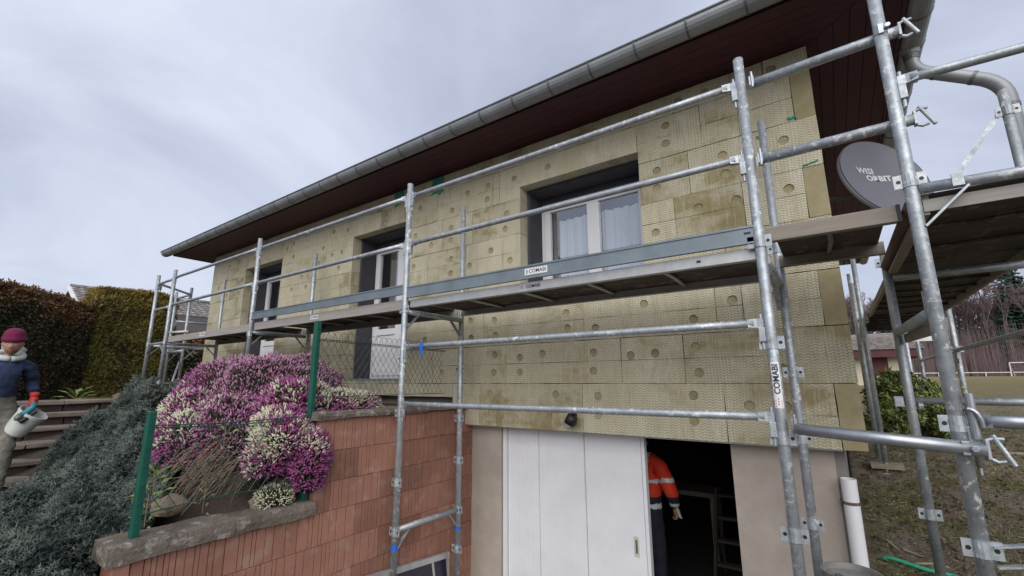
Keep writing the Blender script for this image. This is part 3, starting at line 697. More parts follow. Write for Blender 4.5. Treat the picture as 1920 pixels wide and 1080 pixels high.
def rail(root, p0, p1, r=.0225, mat='galv', ends=(True, True), name='guardrail'):
    p0 = Vector(p0); p1 = Vector(p1); d = (p1 - p0).normalized()
    g = MB()
    a, b = p0 + d * (.075 if ends[0] else 0), p1 - d * (.075 if ends[1] else 0)
    n = 6; g.tube([a + (b - a) * i / n for i in range(n + 1)], r, 14)
    o = g.obj(name, mat, root, smooth='auto')
    for e_, p, s in ((ends[0], p0, 1), (ends[1], p1, -1)):
        if not e_: continue
        q = p + d * s * .105; up = Vector((0, 0, 1))
        # flattened fork end
        m_ = MB(); side = d.cross(up).normalized()
        prof = [(p + d * s * .027, .012, .022), (p + d * s * .06, .010, .026), (p + d * s * .105, r * .98, r * .98)]
        vv = []
        for c_, w_, h_ in prof: vv += [c_ + side * w_ * i + up * h_ * j for i, j in ((-1, -1), (1, -1), (1, 1), (-1, 1))]
        m_.add(vv, [(3, 2, 1, 0), (8, 9, 10, 11)] + [(4 * k + i, 4 * k + (i + 1) % 4, 4 * k + 4 + (i + 1) % 4, 4 * k + 4 + i) for k in (0, 1) for i in range(4)])
        m_.obj('rail_end', mat, o)
        # wedge pocket on the post
        c_ = p + d * s * .040
        MB().box(c_.x - .016, c_.x + .016, c_.y - .017, c_.y + .017, c_.z - .105, c_.z - .025).tube([(c_.x, c_.y, c_.z - .15), (c_.x, c_.y, c_.z + .05)], .009, 8).obj('wedge_pocket', mat, o, bevel=.003)
    return o
def deck(root, x0, x1, y0, y1, zt, th=.07, rail_mat='deck_rail', cross=5, along='x', top='deck_top', under='deck_under'):
    P = lambda a, b, c: (a, b, c)
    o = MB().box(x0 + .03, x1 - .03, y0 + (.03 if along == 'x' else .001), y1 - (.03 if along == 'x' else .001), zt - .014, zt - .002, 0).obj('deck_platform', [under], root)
    if along == 'x':
        for ya, yb in ((y0, y0 + .028), (y1 - .028, y1)): MB().box(x0, x1, ya, yb, zt - th, zt).box(x0, x1, (yb if ya == y0 else ya - .02), (yb + .02 if ya == y0 else ya), zt - th, zt - th + .006).obj('side_rail', rail_mat, o, bevel=.003)
        for i in range(1, cross + 1):
            x = x0 + (x1 - x0) * i / (cross + 1)
            MB().tube([(x, y0 + .03, zt - .030), (x + .015, (y0 + y1) / 2, zt - .034), (x, y1 - .03, zt - .030)], .014, 8).obj('cross_member', rail_mat, o, smooth=True)
    else:
        for xa, xb in ((x0, x0 + .028), (x1 - .028, x1)): MB().box(xa, xb, y0, y1, zt - th, zt).obj('side_rail', rail_mat, o, bevel=.003)
        for i in range(1, cross + 1):
            y = y0 + (y1 - y0) * i / (cross + 1)
            MB().tube([(x0 + .03, y, zt - .030), ((x0 + x1) / 2 - .1, y + .02, zt - .036), ((x0 + x1) / 2 + .15, y - .015, zt - .034), (x1 - .03, y, zt - .030)], .012, 8).obj('cross_member', under, o, smooth=True)
    return o
def transom(root, x, z, gus=True, y0=OY, y1=IY, mat='galv', lo=.17):
    o = MB().tube([(x, y0 + .025, z), (x, y1 - .025, z)], PR - .002, 12).obj('transom', mat, root, smooth='auto')
    if gus:
        MB().bar((x, y0 + .02, z - lo), (x, y0 + lo, z - .018), .008, .035, up=(1, 0, 0)).obj('gusset', mat, o)
        MB().bar((x, y1 - .02, z - lo), (x, y1 - lo, z - .018), .008, .035, up=(1, 0, 0)).obj('gusset', mat, o)
    return o
def coupler(root, p, r=.03, ax='z'):
    p = Vector(p)
    mb = MB(); d = {'z': Vector((0, 0, 1)), 'x': Vector((1, 0, 0)), 'y': Vector((0, 1, 0))}[ax]
    mb.tube([p - d * .022, p + d * .022], r, 16)
    q = p + Vector((.026, -.034, 0)); mb.tube([q + Vector((0, -.012, 0)), q + Vector((0, .022, 0))], .009, 8); mb.tube([q + Vector((0, -.016, 0)), q + Vector((0, -.008, 0))], .014, 6)
    mb.box(p.x - .012, p.x + .012, p.y - .036, p.y - .02, p.z - .028, p.z + .028)
    return mb.obj('coupler', 'galv_new', root, bevel=.002)
def hook_end(root, p, mat='galv'):          # clamp head on a stub tube end: C hook with bolt
    x, y, z = p
    mb = MB().box(x, x + .012, y - .02, y + .02, z - .035, z + .04)
    mb.tube([(x + .004, y, z + .038), (x + .03, y, z + .048), (x + .06, y, z + .046)], .008, 8).tube([(x + .004, y, z - .03), (x + .03, y, z - .045), (x + .055, y, z - .04)], .008, 8)
    mb.tube([(x + .028, y, z + .062), (x + .075, y - .01, z - .055)], .0095, 8)
    return mb.obj('clamp_head', mat, root, bevel=.002)

fs = thing('facade_scaffold', (-4.8, 3.25, 0), 'galvanised scaffold with long raised decks and guard rails along the insulated front of the house', 'scaffold')
XA, XP1, XP2, XP3, XB = -9.30, -6.30, -3.27, -.27, -10.10
R1, R2 = 4.156, 3.664
TZ = 2.07
standard(fs, XB, OY, TZ, 4.31, (3.02, 2.35)); standard(fs, XA, OY, TZ, 4.30, (3.03, 2.35))
standard(fs, XP1, OY, TZ, 4.30, (2.98,)); p2 = standard(fs, XP2, OY, drive_z(OY), 4.295, (3.02, 2.56, 2.07, 1.48, 1.08)); p3 = standard(fs, XP3, OY, drive_z(OY), 4.33, (3.13, 2.55, 2.05, 1.58))
standard(fs, XA, IY, TZ, 4.27, (3.85,)); standard(fs, XP1 + .05, IY, TZ, 4.27, (3.85,)); standard(fs, XP2, IY, .04, 4.275, (4.02, 3.25, 2.48, 1.97, 1.56, 1.09, .73), 'galv_dark'); standard(fs, XP3 + .03, IY, .04, 4.30, (3.98, 3.28, 2.40, 1.97, 1.45))
for a, b in ((XA, XP1), (XP1, XP2), (XP2, XP3)):
    for z in (R1, R2): rail(fs, (a, OY, z), (b, OY, z))
for z in (R1 - .02, R2 - .02): rail(fs, (XB, OY, z), (XA, OY, z))
rail(fs, (XP2, OY - .01, 2.665), (XP3, OY - .01, 2.662)); rail(fs, (XP2, OY - .01, 2.150), (XP3, OY - .01, 2.157))
d0 = deck(fs, XA + .02, XP1 - .03, OY + .03, IY - .02, 3.12, .10, 'deck_rail'); d1 = deck(fs, XP1 + .03, XP2 - .03, OY + .03, IY - .02, 3.128, .10, 'deck_rail'); d2 = deck(fs, XP2 + .03, XP3 - .03, OY + .03, IY - .02, 3.11, .072, 'alu', 4)
def toe(x0, x1, z0, z1):
    y = OY - .012
    return MB().box(x0, x1, y, y + .018, z0, z1).box(x0, x1, y - .006, y - .0005, z1 - .014, z1).box(x0, x1, y - .006, y - .0005, z0, z0 + .012).obj('toe_board', 'bluegrey', fs, bevel=.002)
t1 = toe(XP1 + .0, XP2 - .03, 3.165, 3.262); t2 = toe(XP2 + .03, XP3 - .015, 3.125, 3.235)
MB().box(XP3 - .075, XP3 - .04, OY - .0135, OY - .0125, 3.185, 3.198).obj('slot', 'black', t2); MB().box(XP3 - .36, XP3 - .335, OY + .0292, OY + .0298, 3.066, 3.082).obj('slot', 'black', d2)
for x in (XA, XP1, XP2, XP3): transom(fs, x, 3.00)
transom(fs, XB, 3.0, True, OY, OY + .75)
MB().tube([(XB, OY, 3.02), (XA, OY, 3.02)], .02, 10).obj('ledger', 'galv', fs); MB().bar((XB + .02, OY, 2.85), (XB + .2, OY, 3.0), .008, .035, up=(0, 1, 0)).obj('gusset', 'galv', fs); MB().bar((XA - .02, OY, 2.85), (XA - .2, OY, 3.0), .008, .035, up=(0, 1, 0)).obj('gusset', 'galv', fs)
transom(fs, XP2, 1.09, lo=.15)
transom(fs, XP3 + .015, 3.02, False, OY, IY)
# plank deck joining the corner
dk = deck(fs, XP3 + .035, .345, OY + .01, IY - .03, 3.212, .085, 'deck_top', 1)
MB().box(.346, .362, OY + .012, OY + .06, 3.125, 3.215).obj('end_cap', 'black', dk)
# tubes bridging to the gable scaffold
tb1 = MB().tube([(XP3 + .06, OY + .005, 4.135), (.40, OY + .012, 4.155), (.485, OY + .012, 4.160)], PR, 14).obj('bridging_tube', 'galv', fs, smooth='auto'); hook_end(tb1, (.485, OY + .012, 4.16))
tb2 = MB().tube([(XP3 + .05, OY + .005, 3.632), (.40, OY + .012, 3.640), (.475, OY + .012, 3.645)], PR, 14).obj('bridging_tube', 'galv', fs, smooth='auto'); hook_end(tb2, (.475, OY + .012, 3.645))
tb3 = MB().tube([(XP3 + .06, OY - .055, 2.105), (.47, 2.725, 2.062)], PR, 14).obj('bridging_tube', 'galv_new', fs, smooth='auto')
MB().box(.40, .41, 2.73, 2.74, 2.06, 2.07).obj('tube_clip', 'galv_new', tb3)
hook_end(tb3, (.465, 2.725, 2.062))
for p in ((XP3 + .035, OY, 4.14), (XP3 + .03, OY, 3.63), (XP3 + .035, OY - .03, 2.12)):
    MB().box(p[0] + .012, p[0] + .04, p[1] - .032, p[1] + .028, p[2] - .032, p[2] + .032).tube([(p[0] + .03, p[1] - .033, p[2] - .05), (p[0] + .03, p[1] - .033, p[2] + .055)], .008, 8).obj('coupler', 'galv_new', fs, bevel=.006)
# blue tape and paint marks, stickers
MB().add([(-3.02, OY - .034, 2.69), (-2.975, OY - .034, 2.69), (-2.98, OY - .036, 2.60), (-2.992, OY - .033, 2.555), (-3.012, OY - .036, 2.61), (-3.02, OY - .030, 2.69), (-2.975, OY - .030, 2.69), (-2.98, OY - .032, 2.60), (-2.992, OY - .029, 2.555), (-3.012, OY - .032, 2.61)], [(0, 4, 3, 2, 1), (5, 6, 7, 8, 9)] + [(i, (i + 1) % 5, 5 + (i + 1) % 5, 5 + i) for i in range(5)]).tube([(-3.02, OY - .01, 2.665), (-2.975, OY - .01, 2.665)], .0235, 12).obj('blue_tape', 'blue_tape', fs)
MB().tube([(XP2, IY, .90), (XP2, IY, .935)], PR + .0015, 16).obj('blue_band', 'blue_tape', fs); MB().tube([(XP2, OY, .93), (XP2, OY, .98)], PR + .0012, 16).obj('blue_band', 'blue_tape', fs)
def sticker(par, cx, y, z, w, h, txt, size, plate=True, emblem=True):
    if plate: MB().box(cx - w / 2, cx + w / 2, y - .0016, y - .0004, z - h / 2, z + h / 2).obj('sticker', 'sticker', par)
    text_obj(txt, size, lambda u, v: (cx + w * .07 + u, y - .0022, z + v), 'print_navy', par, size * .012)
    if emblem:
        m_ = MB()
        for k in range(3): m_.box(cx - w * .44 + k * 0, cx - w * .44 + size * .42, y - .0022, y - .0018, z - size * .32 + k * size * .24, z - size * .32 + k * size * .24 + size * .13)
        m_.obj('emblem', 'print_red' if not plate else 'print_navy', par)
sticker(t2, -1.79, OY - .012, 3.182, .205, .052, 'COMABI', .042)
sticker(d2, -1.86, OY + .03, 3.075, .22, .04, 'COMABI', .036, plate=False)
sticker(d1, -4.85, OY + .03, 3.082, .16, .045, 'COMABI', .034)
sticker(d0, -7.9, OY + .03, 3.075, .2, .05, 'COMABI', .04)
# vertical sticker wrapped round the post
rr = PR + .0012; ang0 = math.atan2(0 - OY, 0 - XP3)
def wrap(u, v, r=rr): a_ = ang0 + u / r; return (XP3 + r * math.cos(a_), OY + r * math.sin(a_), 2.325 + v)
n = 8; W_, H_ = .044, .245
MB().add([wrap(-W_ / 2 + W_ * i / n, s * H_ / 2) for i in range(n + 1) for s in (-1, 1)], [(2 * i, 2 * i + 2, 2 * i + 3, 2 * i + 1) for i in range(n)]).obj('sticker', 'sticker', p3)
text_obj('COMABI', .042, lambda x_, y_: wrap(-y_, x_ + .030, rr + .0009), 'print_navy', p3, .0012, cuts=[-.016 + .004 * i for i in range(9)])
m_ = MB()
for k in range(3):
    z = -.112 + k * .014
    m_.add([wrap(u, v, rr + .0006) for u, v in ((-.016, z - .006), (0, z + .008), (.016, z - .006), (.016, z), (0, z + .014), (-.016, z))], [(0, 1, 4, 5), (1, 2, 3, 4)])
m_.obj('emblem', 'print_red', p3)

gs = thing('gable_scaffold', (.8, 6.5, 0), 'close galvanised scaffold with dark decks running back along the right gable', 'scaffold', 'scaffolds round the gables')
bz = lambda y: bank_z(1, y)
p4 = standard(gs, .405, 2.80, bz(2.8), 5.3, (3.30, 2.16, 1.66), sleeve=2.70)
standard(gs, .405, 4.35, bz(4.35), 3.30, (3.22, 1.45), 'galv_dark'); standard(gs, 1.205, 2.80, bz(2.8), 4.4, (3.3, 2.1)); standard(gs, 1.205, 4.35, bz(4.35), 4.36, (4.2, 3.3))
standard(gs, .36, 7.40, bz(7.4), 4.2, (3.1,)); standard(gs, 1.205, 7.50, bz(7.5), 3.3, (2.7,)); standard(gs, .405, 10.40, bz(10.4), 4.3); standard(gs, 1.205, 10.40, bz(10.4), 3.4)
standard(gs, .33, 7.95, bz(8), 3.7, (), 'galv_dark', base=False); standard(gs, 1.22, 12.0, bz(12), 3.3); standard(gs, 1.30, 13.4, bz(13.4), 3.3)
deck(gs, .44, 1.165, 2.84, 4.385, 3.235, .075, 'deck_top', 2, 'y'); deck(gs, .44, 1.165, 4.39, 7.44, 3.225, .075, 'deck_top', 6, 'y'); deck(gs, .42, 1.165, 7.45, 10.36, 3.225, .075, 'deck_top', 8, 'y')
def tubeobj(root, p, q, r=PR, mat='galv', name='tube'): return MB().tube([p, q], r, 14).obj(name, mat, root, smooth='auto')
rail(gs, (.405, 2.80, 3.84), (1.205, 2.80, 3.815), name='guardrail')
tubeobj(gs, (.43, 2.80, 3.252), (1.18, 2.80, 3.235), .0255, 'galv', 'transom'); MB().bar((.43, 2.795, 3.06), (.60, 2.795, 3.225), .01, .038, up=(0, 1, 0)).obj('gusset', 'galv', gs); MB().box(.545, .585, 2.765, 2.775, 3.225, 3.285).obj('lug', 'galv', gs)
MB().box(.44, 1.17, 2.822, 2.834, 3.14, 3.20).obj('side_rail', 'deck_rail', gs)
tubeobj(gs, (.43, 4.35, 3.10), (1.18, 4.35, 3.10), PR, 'galv_dark', 'transom')
MB().bar((1.18, 4.35, 4.22), (.86, 4.35, 3.76), .03, .012, up=(0, 1, 0)).bar((.86, 4.35, 3.76), (.62, 4.35, 3.41), .03, .012, up=(0, 1, 0)).obj('diagonal_brace', 'galv_dark', gs)
tubeobj(gs, (.40, 2.83, 3.19), (.40, 4.33, 3.19), PR, 'rust', 'ledger'); MB().bar((.435, 2.83, 3.135), (.435, 4.33, 3.135), .018, .05, up=(1, 0, 0)).obj('side_rail', 'deck_top', gs)
tubeobj(gs, (.405, 2.84, 2.66), (.405, 4.32, 2.69), PR, 'galv_dark', 'guardrail'); MB().bar((.44, 2.84, 2.60), (.44, 4.32, 2.64), .016, .06).obj('toe_board', 'deck_top', gs); MB().box(.375, .381, 2.83, 2.845, 2.66, 2.76).obj('lug', 'galv', gs)
rail(gs, (1.205, 4.35, 2.70), (1.205, 7.50, 2.69)); rail(gs, (1.205, 7.5, 2.68), (1.205, 10.4, 2.67))
rail(gs, (.405, 2.80, 2.175), (1.205, 2.80, 2.17), PR, 'galv_new'); tubeobj(gs, (.39, 4.385, 2.20), (1.6, 4.385, 2.205), .026, 'galv_dark', 'tube')
MB().box(.32, .37, 4.33, 4.38, 2.16, 2.23).obj('lug', 'galv_dark', gs); MB().tube([(.45, 4.385, 2.165), (.475, 4.385, 2.165)], .033, 14).obj('coupler', 'galv_dark', gs)
MB().tube([(.455, 2.775, 2.10), (.455, 2.775, 2.29)], .0155, 10).obj('stub', 'galv_new', gs); MB().tube(arc((.44, 2.76, 2.225), (.475, 2.75, 2.225), (.478, 2.76, 2.15), 6), .009, 8).obj('coupler', 'galv_new', gs)
coupler(gs, (.405, 2.745, 2.066), .030, 'x')
coupler(gs, (.405, 2.80, 4.145), .031, 'z')
for z0, z1 in ((1.675, 1.735), (1.60, 1.655)): MB().bar((.44, 2.79, z0), (1.2, 2.79, z1 + .12), .008, .032, up=(0, 1, 0)).obj('diagonal_brace', 'galv', gs)
MB().box(.9, 1.4, 10.2, 10.25, 2.98, 3.06).obj('toe_board', 'white_paint', gs)

ls = thing('gable_scaffold', (-11.2, 5, 0), 'distant galvanised scaffold round the far left gable beside the yew hedge', 'scaffold', 'scaffolds round the gables')
for x in (-10.85, -11.65): standard(ls, x, 3.66, TZ, 4.30, (3.0,), 'galv_dark'); standard(ls, x, 6.66, TZ, 4.30, (), 'galv_dark')
for z in (4.15, 3.66): rail(ls, (-11.65, 3.66, z), (-10.85, 3.66, z)) if z > 4 else None; rail(ls, (-11.65, 3.66, z), (-11.65, 6.66, z))
rail(ls, (XB, OY + .03, 4.15), (-10.85, 3.66, 4.15), name='guardrail')
deck(ls, -11.62, -10.88, 3.70, 6.62, 3.10, .08, 'deck_rail', 4, 'y'); tubeobj(ls, (-11.9, 3.66, 3.42), (-10.6, 3.60, 3.36), .022, 'white_paint', 'tube')
for x in (-10.85, -11.65): MB().bar((x, 3.68, 2.8), (x, 3.86, 3.0), .01, .04, up=(1, 0, 0)).obj('gusset', 'galv_dark', ls)
tubeobj(ls, (-11.63, 3.66, 2.98), (-10.87, 3.66, 2.98), PR, 'galv_dark', 'transom'); tubeobj(ls, (-10.87, 3.66, 2.35), (-11.65, 3.66, 2.32), .018, 'galv', 'guardrail'); tubeobj(ls, (-10.2, 3.3, 2.15), (-10.85, 3.62, 2.75), .018, 'galv', 'diagonal_brace')

# ------------------------------------------------------------------ satellite dish
dish = thing('satellite_dish', (.36, 4.62, 3.70), 'dark grey satellite dish printed WISI ORBIT beside the gable', 'satellite dish')
DC = Vector((.53, 4.62, 4.00)); nrm = Vector((.60, -.74, .30)).normalized()
ux = Vector((0, 0, 1)).cross(nrm); ux = -ux if ux.dot(Vector((1, .3, 0))) < 0 else ux; ux.normalize(); uy = nrm.cross(ux) if nrm.cross(ux).z > 0 else ux.cross(nrm)
DA, DB = .365, .395
def dpt(a, b, off=0.0):
    rr_ = (a / DA) ** 2 + (b / DB) ** 2
    return DC + ux * a + uy * b + nrm * (.075 * rr_ - .075 + off)
vv = []; ff = []; NR, NA = 10, 40
for back in (0, -.006):
    o = len(vv); vv.append(dpt(0, 0, back))
    for i in range(1, NR + 1):
        for k in range(NA): vv.append(dpt(DA * i / NR * math.cos(2 * math.pi * k / NA), DB * i / NR * math.sin(2 * math.pi * k / NA), back))
    for k in range(NA): ff.append((o, o + 1 + k, o + 1 + (k + 1) % NA))
    for i in range(NR - 1):
        for k in range(NA): ff.append((o + 1 + i * NA + k, o + 1 + (i + 1) * NA + k, o + 1 + (i + 1) * NA + (k + 1) % NA, o + 1 + i * NA + (k + 1) % NA))
MB().add(vv, ff).obj('reflector', 'dish', dish, smooth=True)
rim = [dpt(DA * math.cos(2 * math.pi * k / NA), DB * math.sin(2 * math.pi * k / NA), -.008) for k in range(NA)]
MB().add([p for p in rim] + [p - nrm * .028 + (p - DC).normalized() * .006 for p in rim] + [p + (p - DC).normalized() * .010 + nrm * .008 for p in rim], [(k, (k + 1) % NA, NA + (k + 1) % NA, NA + k) for k in range(NA)] + [(2 * NA + k, 2 * NA + (k + 1) % NA, NA + (k + 1) % NA, NA + k) for k in range(NA)] + [(k, (k + 1) % NA, 2 * NA + (k + 1) % NA, 2 * NA + k) for k in range(NA)]).obj('rim', 'dish', dish, smooth=True)
text_obj('WISI', .078, lambda u, v: dpt(u - .085, v + .112, .0025), 'print_white', dish, .003); text_obj('ORBIT', .078, lambda u, v: dpt(u + .012, v + .038, .0025), 'print_white', dish, .003)
MB().tube([(.12, 4.80, 3.95), (.34, 4.80, 3.95), (.38, 4.80, 4.0), (.38, 4.80, 4.25)], .02, 10).tube([(.38, 4.80, 4.1), tuple(DC - nrm * .09)], .03, 8).obj('mount', 'zinc_dark', dish)
MB().tube([dpt(.0, -DB, -.01), DC + uy * -.44 + nrm * .12, DC + uy * -.47 + nrm * .20], .012, 8).tube([DC + uy * -.47 + nrm * .20, DC + uy * -.45 + nrm * .26], .028, 10).obj('feed_arm', 'zinc_dark', dish)

# ------------------------------------------------------------------ wall lamp, pipe, drum, small things
lamp = thing('wall_lamp', (-2.07, 3.92, 2.03), 'small dark wall lamp on the insulation above the white garage door', 'lamp')
MB().lathe([(0, -.012), (.042, -.012), (.042, .012), (0, .012)], (-2.075, YF - .013, 2.035), 16, mat=Matrix.Rotation(R(90), 3, 'X')).obj('base_plate', 'black', lamp)
MB().tube([(-2.075, YF - .02, 2.035), (-2.07, YF - .07, 2.02)], .016, 10).lathe([(.018, .045), (.05, .03), (.055, -.045), (.05, -.045), (.044, .02), (0, .03)], (-2.05, YF - .085, 2.00), 16, mat=Matrix.Rotation(R(25), 3, 'Y')).obj('lamp_head', 'black', lamp, smooth=True)
MB().lathe([(0, .035), (.028, .02), (.036, -.02), (.02, -.05), (0, -.058)], (-2.075, YF - .085, 1.985), 14, mat=Matrix.Rotation(R(25), 3, 'Y')).obj('bulb', 'print_white', lamp, smooth=True)
pipe = thing('drain_pipe', (-.02, 3.985, 0), 'white plastic drain pipe standing open-topped at the garage pillar corner', 'pipe')
MB().lathe([(.046, .02), (.046, 1.69), (.041, 1.69), (.041, 1.45)], (-.022, 3.985, 0), 24).obj('pipe_body', 'pvc', pipe, smooth=False); MB().lathe([(.0405, 1.665), (.0, 1.665)], (-.022, 3.985, 0), 24).obj('pipe_shade_disc', 'black', pipe)  # black disc below the rim stands in for the shade inside the pipe
MB().tube([(-.022, 3.985, 1.525), (-.022, 3.985, 1.545)], .0465, 20).box(-.085, -.06, 3.99, 4.05, 1.525, 1.545).obj('clamp_band', 'rust', pipe)
dr = thing('drum', (-.065, 3.28, .10), 'dusty grey metal drum standing below the white drain pipe', 'drum')
zb = drive_z(3.28); zt_ = 1.325
MB().lathe([(.0, zb), (.135, zb), (.135, zb + .42), (.141, zb + .44), (.135, zb + .46), (.135, zb + .82), (.141, zb + .84), (.135, zb + .86), (.135, zt_ - .01), (.142, zt_), (.134, zt_), (.130, zt_ - .03), (.0, zt_ - .028)], (-.065, 3.28, 0), 32).obj('drum_shell', 'drum', dr, smooth=False)
MB().tube([(-.12, 3.24, zt_ - .028), (-.12, 3.24, zt_ - .014)], .02, 12).obj('bung', 'zinc_dark', dr)
def gz(x, y): return bank_z(x, y) + .045 * mnoise.noise((x * 3.1, y * 3.1, 1.)) + .045 * mnoise.noise((x * 8, y * 8, 4.)) + .028 * mnoise.noise((x * 19, y * 19, 8.))
hp = [(.09, 4.66), (.15, 4.63), (.21, 4.62), (.28, 4.62), (.36, 4.60), (.45, 4.62), (.52, 4.66)]
hs = MB().tube([(x, y, gz(x, y) + .022) for x, y in hp], .014, 10).obj('rope', 'green_hose', smooth=True); tag(hs, 'bright green rope lying on the muddy bank', 'rope')
for i, (x0, y0, x1, y1, r_) in enumerate([(.17, 5.0, .30, 4.80, .009), (.26, 4.92, .46, 4.86, .007), (.30, 4.72, .5, 4.78, .010), (1.66, 8.75, 2.1, 8.7, .025), (.12, 5.6, .3, 5.7, .006), (.52, 5.4, .62, 5.2, .006)]):
    o = MB().tube([(x0, y0, gz(x0, y0) + r_), ((x0 + x1) / 2, (y0 + y1) / 2 + .01, gz((x0 + x1) / 2, (y0 + y1) / 2) + r_ * 1.3), (x1, y1, gz(x1, y1) + r_)], [r_, r_ * .9, r_ * .6], 7).obj('stick', 'stick')
    tag(o, ['pale stick lying left of the near grey post foot', 'thin pale twig behind the near post foot', 'short pale stick at the near post foot by the green rope', 'thick pale branch on the grass at the right edge', 'small twig on the mud beside the house', 'small twig on the mud between the two near posts'][i], 'stick', 'sticks on the bank')
for i, (x, y) in enumerate([(.37, 7.45), (1.205, 10.4)]):
    o = MB().box(x - .16, x + .16, y - .11, y + .11, gz(x, y) - .02, gz(x, y) + .035, jit=.006).obj('sole_plank', 'stick'); tag(o, ['weathered plank under the scaffold foot near the gable', 'weathered plank under the far outer scaffold foot'][i], 'plank', 'planks under scaffold feet')
lp = thing('framed_panel', (-3.36, 3.1, .02), 'dark panel with pale aluminium frame leaning on the terracotta wall', 'panel')
def ly(y, z, o=0.0): return (-3.405 + (.80 - z) * .12 + o, y, z)
MB().add([ly(2.35, .03), ly(3.63, .03), ly(3.60, .66), ly(2.35, .77), ly(2.35, .03, .018), ly(3.63, .03, .018), ly(3.60, .66, .018), ly(2.35, .77, .018)], [(0, 1, 2, 3), (7, 6, 5, 4), (0, 4, 5, 1), (1, 5, 6, 2), (2, 6, 7, 3), (3, 7, 4, 0)]).obj('sheet', 'darkpanel', lp)
for p, q in (((2.33, .775), (3.64, .665)), ((3.62, .03), (3.62, .66)), ((3.48, .05), (3.42, .67))): MB().bar(ly(p[0], p[1], .022), ly(q[0], q[1], .022), .034 if p[0] < 3.4 else .02, .05 if p[0] < 3.4 else .02).obj('frame_bar', 'alu', lp)

# ------------------------------------------------------------------ retaining wall
rw = thing('retaining_wall', (-3.5, 2.5, 0), 'grooved terracotta block retaining wall with stepped stone coping', 'wall')
XRW = -3.42; CR = [2.05, 1.80, 1.565, 1.345, 1.11, .875, .64, .405, .17, -.06]
def rblock(L, h, var):
    random.seed(100 + var * 7 + int(L * 1000)); y = 0; pr = [(0.0, -.012), (.003, 0)]
    while True:
        y += random.choice((.028, .035, .05, .062, .085))
        if y > L - .025: break
        dpt_ = random.choice((.006, .009, .013)); pr += [(y - .0030, 0), (y - .0018, -dpt_), (y + .0018, -dpt_), (y + .0030, 0)]
    pr += [(L - .003, 0), (L, -.012)]
    N = len(pr); vv = [(x, y_, z) for z in (0, h) for y_, x in pr] + [(-.19, y_, z) for z in (0, h) for y_ in (0, L)]
    ff = [(i, i + 1, N + i + 1, N + i) for i in range(N - 1)] + [tuple(range(N - 1, -1, -1)) + (2 * N, 2 * N + 1), tuple(range(N, 2 * N)) + (2 * N + 3, 2 * N + 2), (0, N, 2 * N + 2, 2 * N), (N - 1, 2 * N + 1, 2 * N + 3, 2 * N - 1)]
    return MB().add(vv, ff)
cache = {}
for k in range(len(CR) - 1):
    z1, z0 = CR[k], CR[k + 1]; y0 = 2.165 if z1 > 1.4 else .965
    top = z1
    y = 4.05; first = .5 if k % 2 else .25
    while y > y0 + .001:
        L = first if first else .5; first = None
        ya = max(y0, y - L)
        if ya - y0 < .06: ya = y0
        L = y - ya; key = (round(L, 3), round(z1 - z0, 3), random.Random(k * 31 + int(y * 100)).randrange(4))
        if key not in cache:
            tmp = rblock(L - .003, z1 - z0 - .004, key[2]).obj('block', 'terra'); cache[key] = tmp.data; bpy.data.objects.remove(tmp)
        o = bpy.data.objects.new('block', cache[key]); COL.objects.link(o); o.location = (XRW + random.Random(k * 17 + int(y * 100)).uniform(-.004, .003), ya + .0015, z0 + .002); attach(o, rw); y = ya
random.seed(11)
MB().box(XRW - .185, XRW - .02, 2.18, 4.05, -.05, 2.04).obj('mortar_core', 'mortar', rw); MB().box(XRW - .185, XRW - .02, .98, 2.179, -.05, 1.34).obj('mortar_core', 'mortar', rw)
def coping(ya, yb, za, zb, x0=XRW - .24, x1=XRW + .035):
    n = max(2, int((yb - ya) / .05)); vv = []
    pr = [(x0, za), (x1, za), (x1 + .004, (za + zb) / 2), (x1 - .006, zb - .006), (x1 - .03, zb), (x0 + .02, zb)]
    for i in range(n + 1):
        y = ya + (yb - ya) * i / n
        vv += [(x + .008 * mnoise.noise((x * 9, y * 8, z * 9)), y, z + .010 * mnoise.noise((x * 7 + 3, y * 6, z * 11))) for x, z in pr]
    N = len(pr); ff = [(i * N + k, i * N + (k + 1) % N, (i + 1) * N + (k + 1) % N, (i + 1) * N + k) for i in range(n) for k in range(N)] + [tuple(range(N))[::-1], tuple(n * N + k for k in range(N))]
    return MB().add(vv, ff).obj('coping', 'coping', rw)
coping(2.12, 2.95, 2.052, 2.112); coping(2.955, 3.905, 2.052, 2.110); coping(.925, 1.58, 1.352, 1.455); coping(1.583, 2.16, 1.352, 1.448)

# ------------------------------------------------------------------ green wire fence
fe = thing('wire_fence', (-3.5, 1.6, 1.45), 'green post fence with sagging chain-link mesh along the stepped wall', 'fence')
FX = -3.50
for y, z0, z1 in ((1.065, 1.44, 2.175), (2.122, 1.43, 2.850)):
    po = MB().add([(FX - .025 + a, y + b, z) for z in (z0, z1) for a, b in ((0, -.022), (.05, -.022), (.05, -.010), (.044, .022), (.006, .022), (0, -.010))], [(5, 4, 3, 2, 1, 0), (6, 7, 8, 9, 10, 11)] + [(i, (i + 1) % 6, 6 + (i + 1) % 6, 6 + i) for i in range(6)]).obj('post', 'green_post', fe, bevel=.003)
    m_ = MB(); zz_ = z0 + .1
    while zz_ < z1 - .05: m_.tube([(FX + .024, y - .004, zz_), (FX + .031, y - .004, zz_)], .007, 8); zz_ += .105
    m_.obj('stud', 'green_post', po)['kind'] = 'stuff'
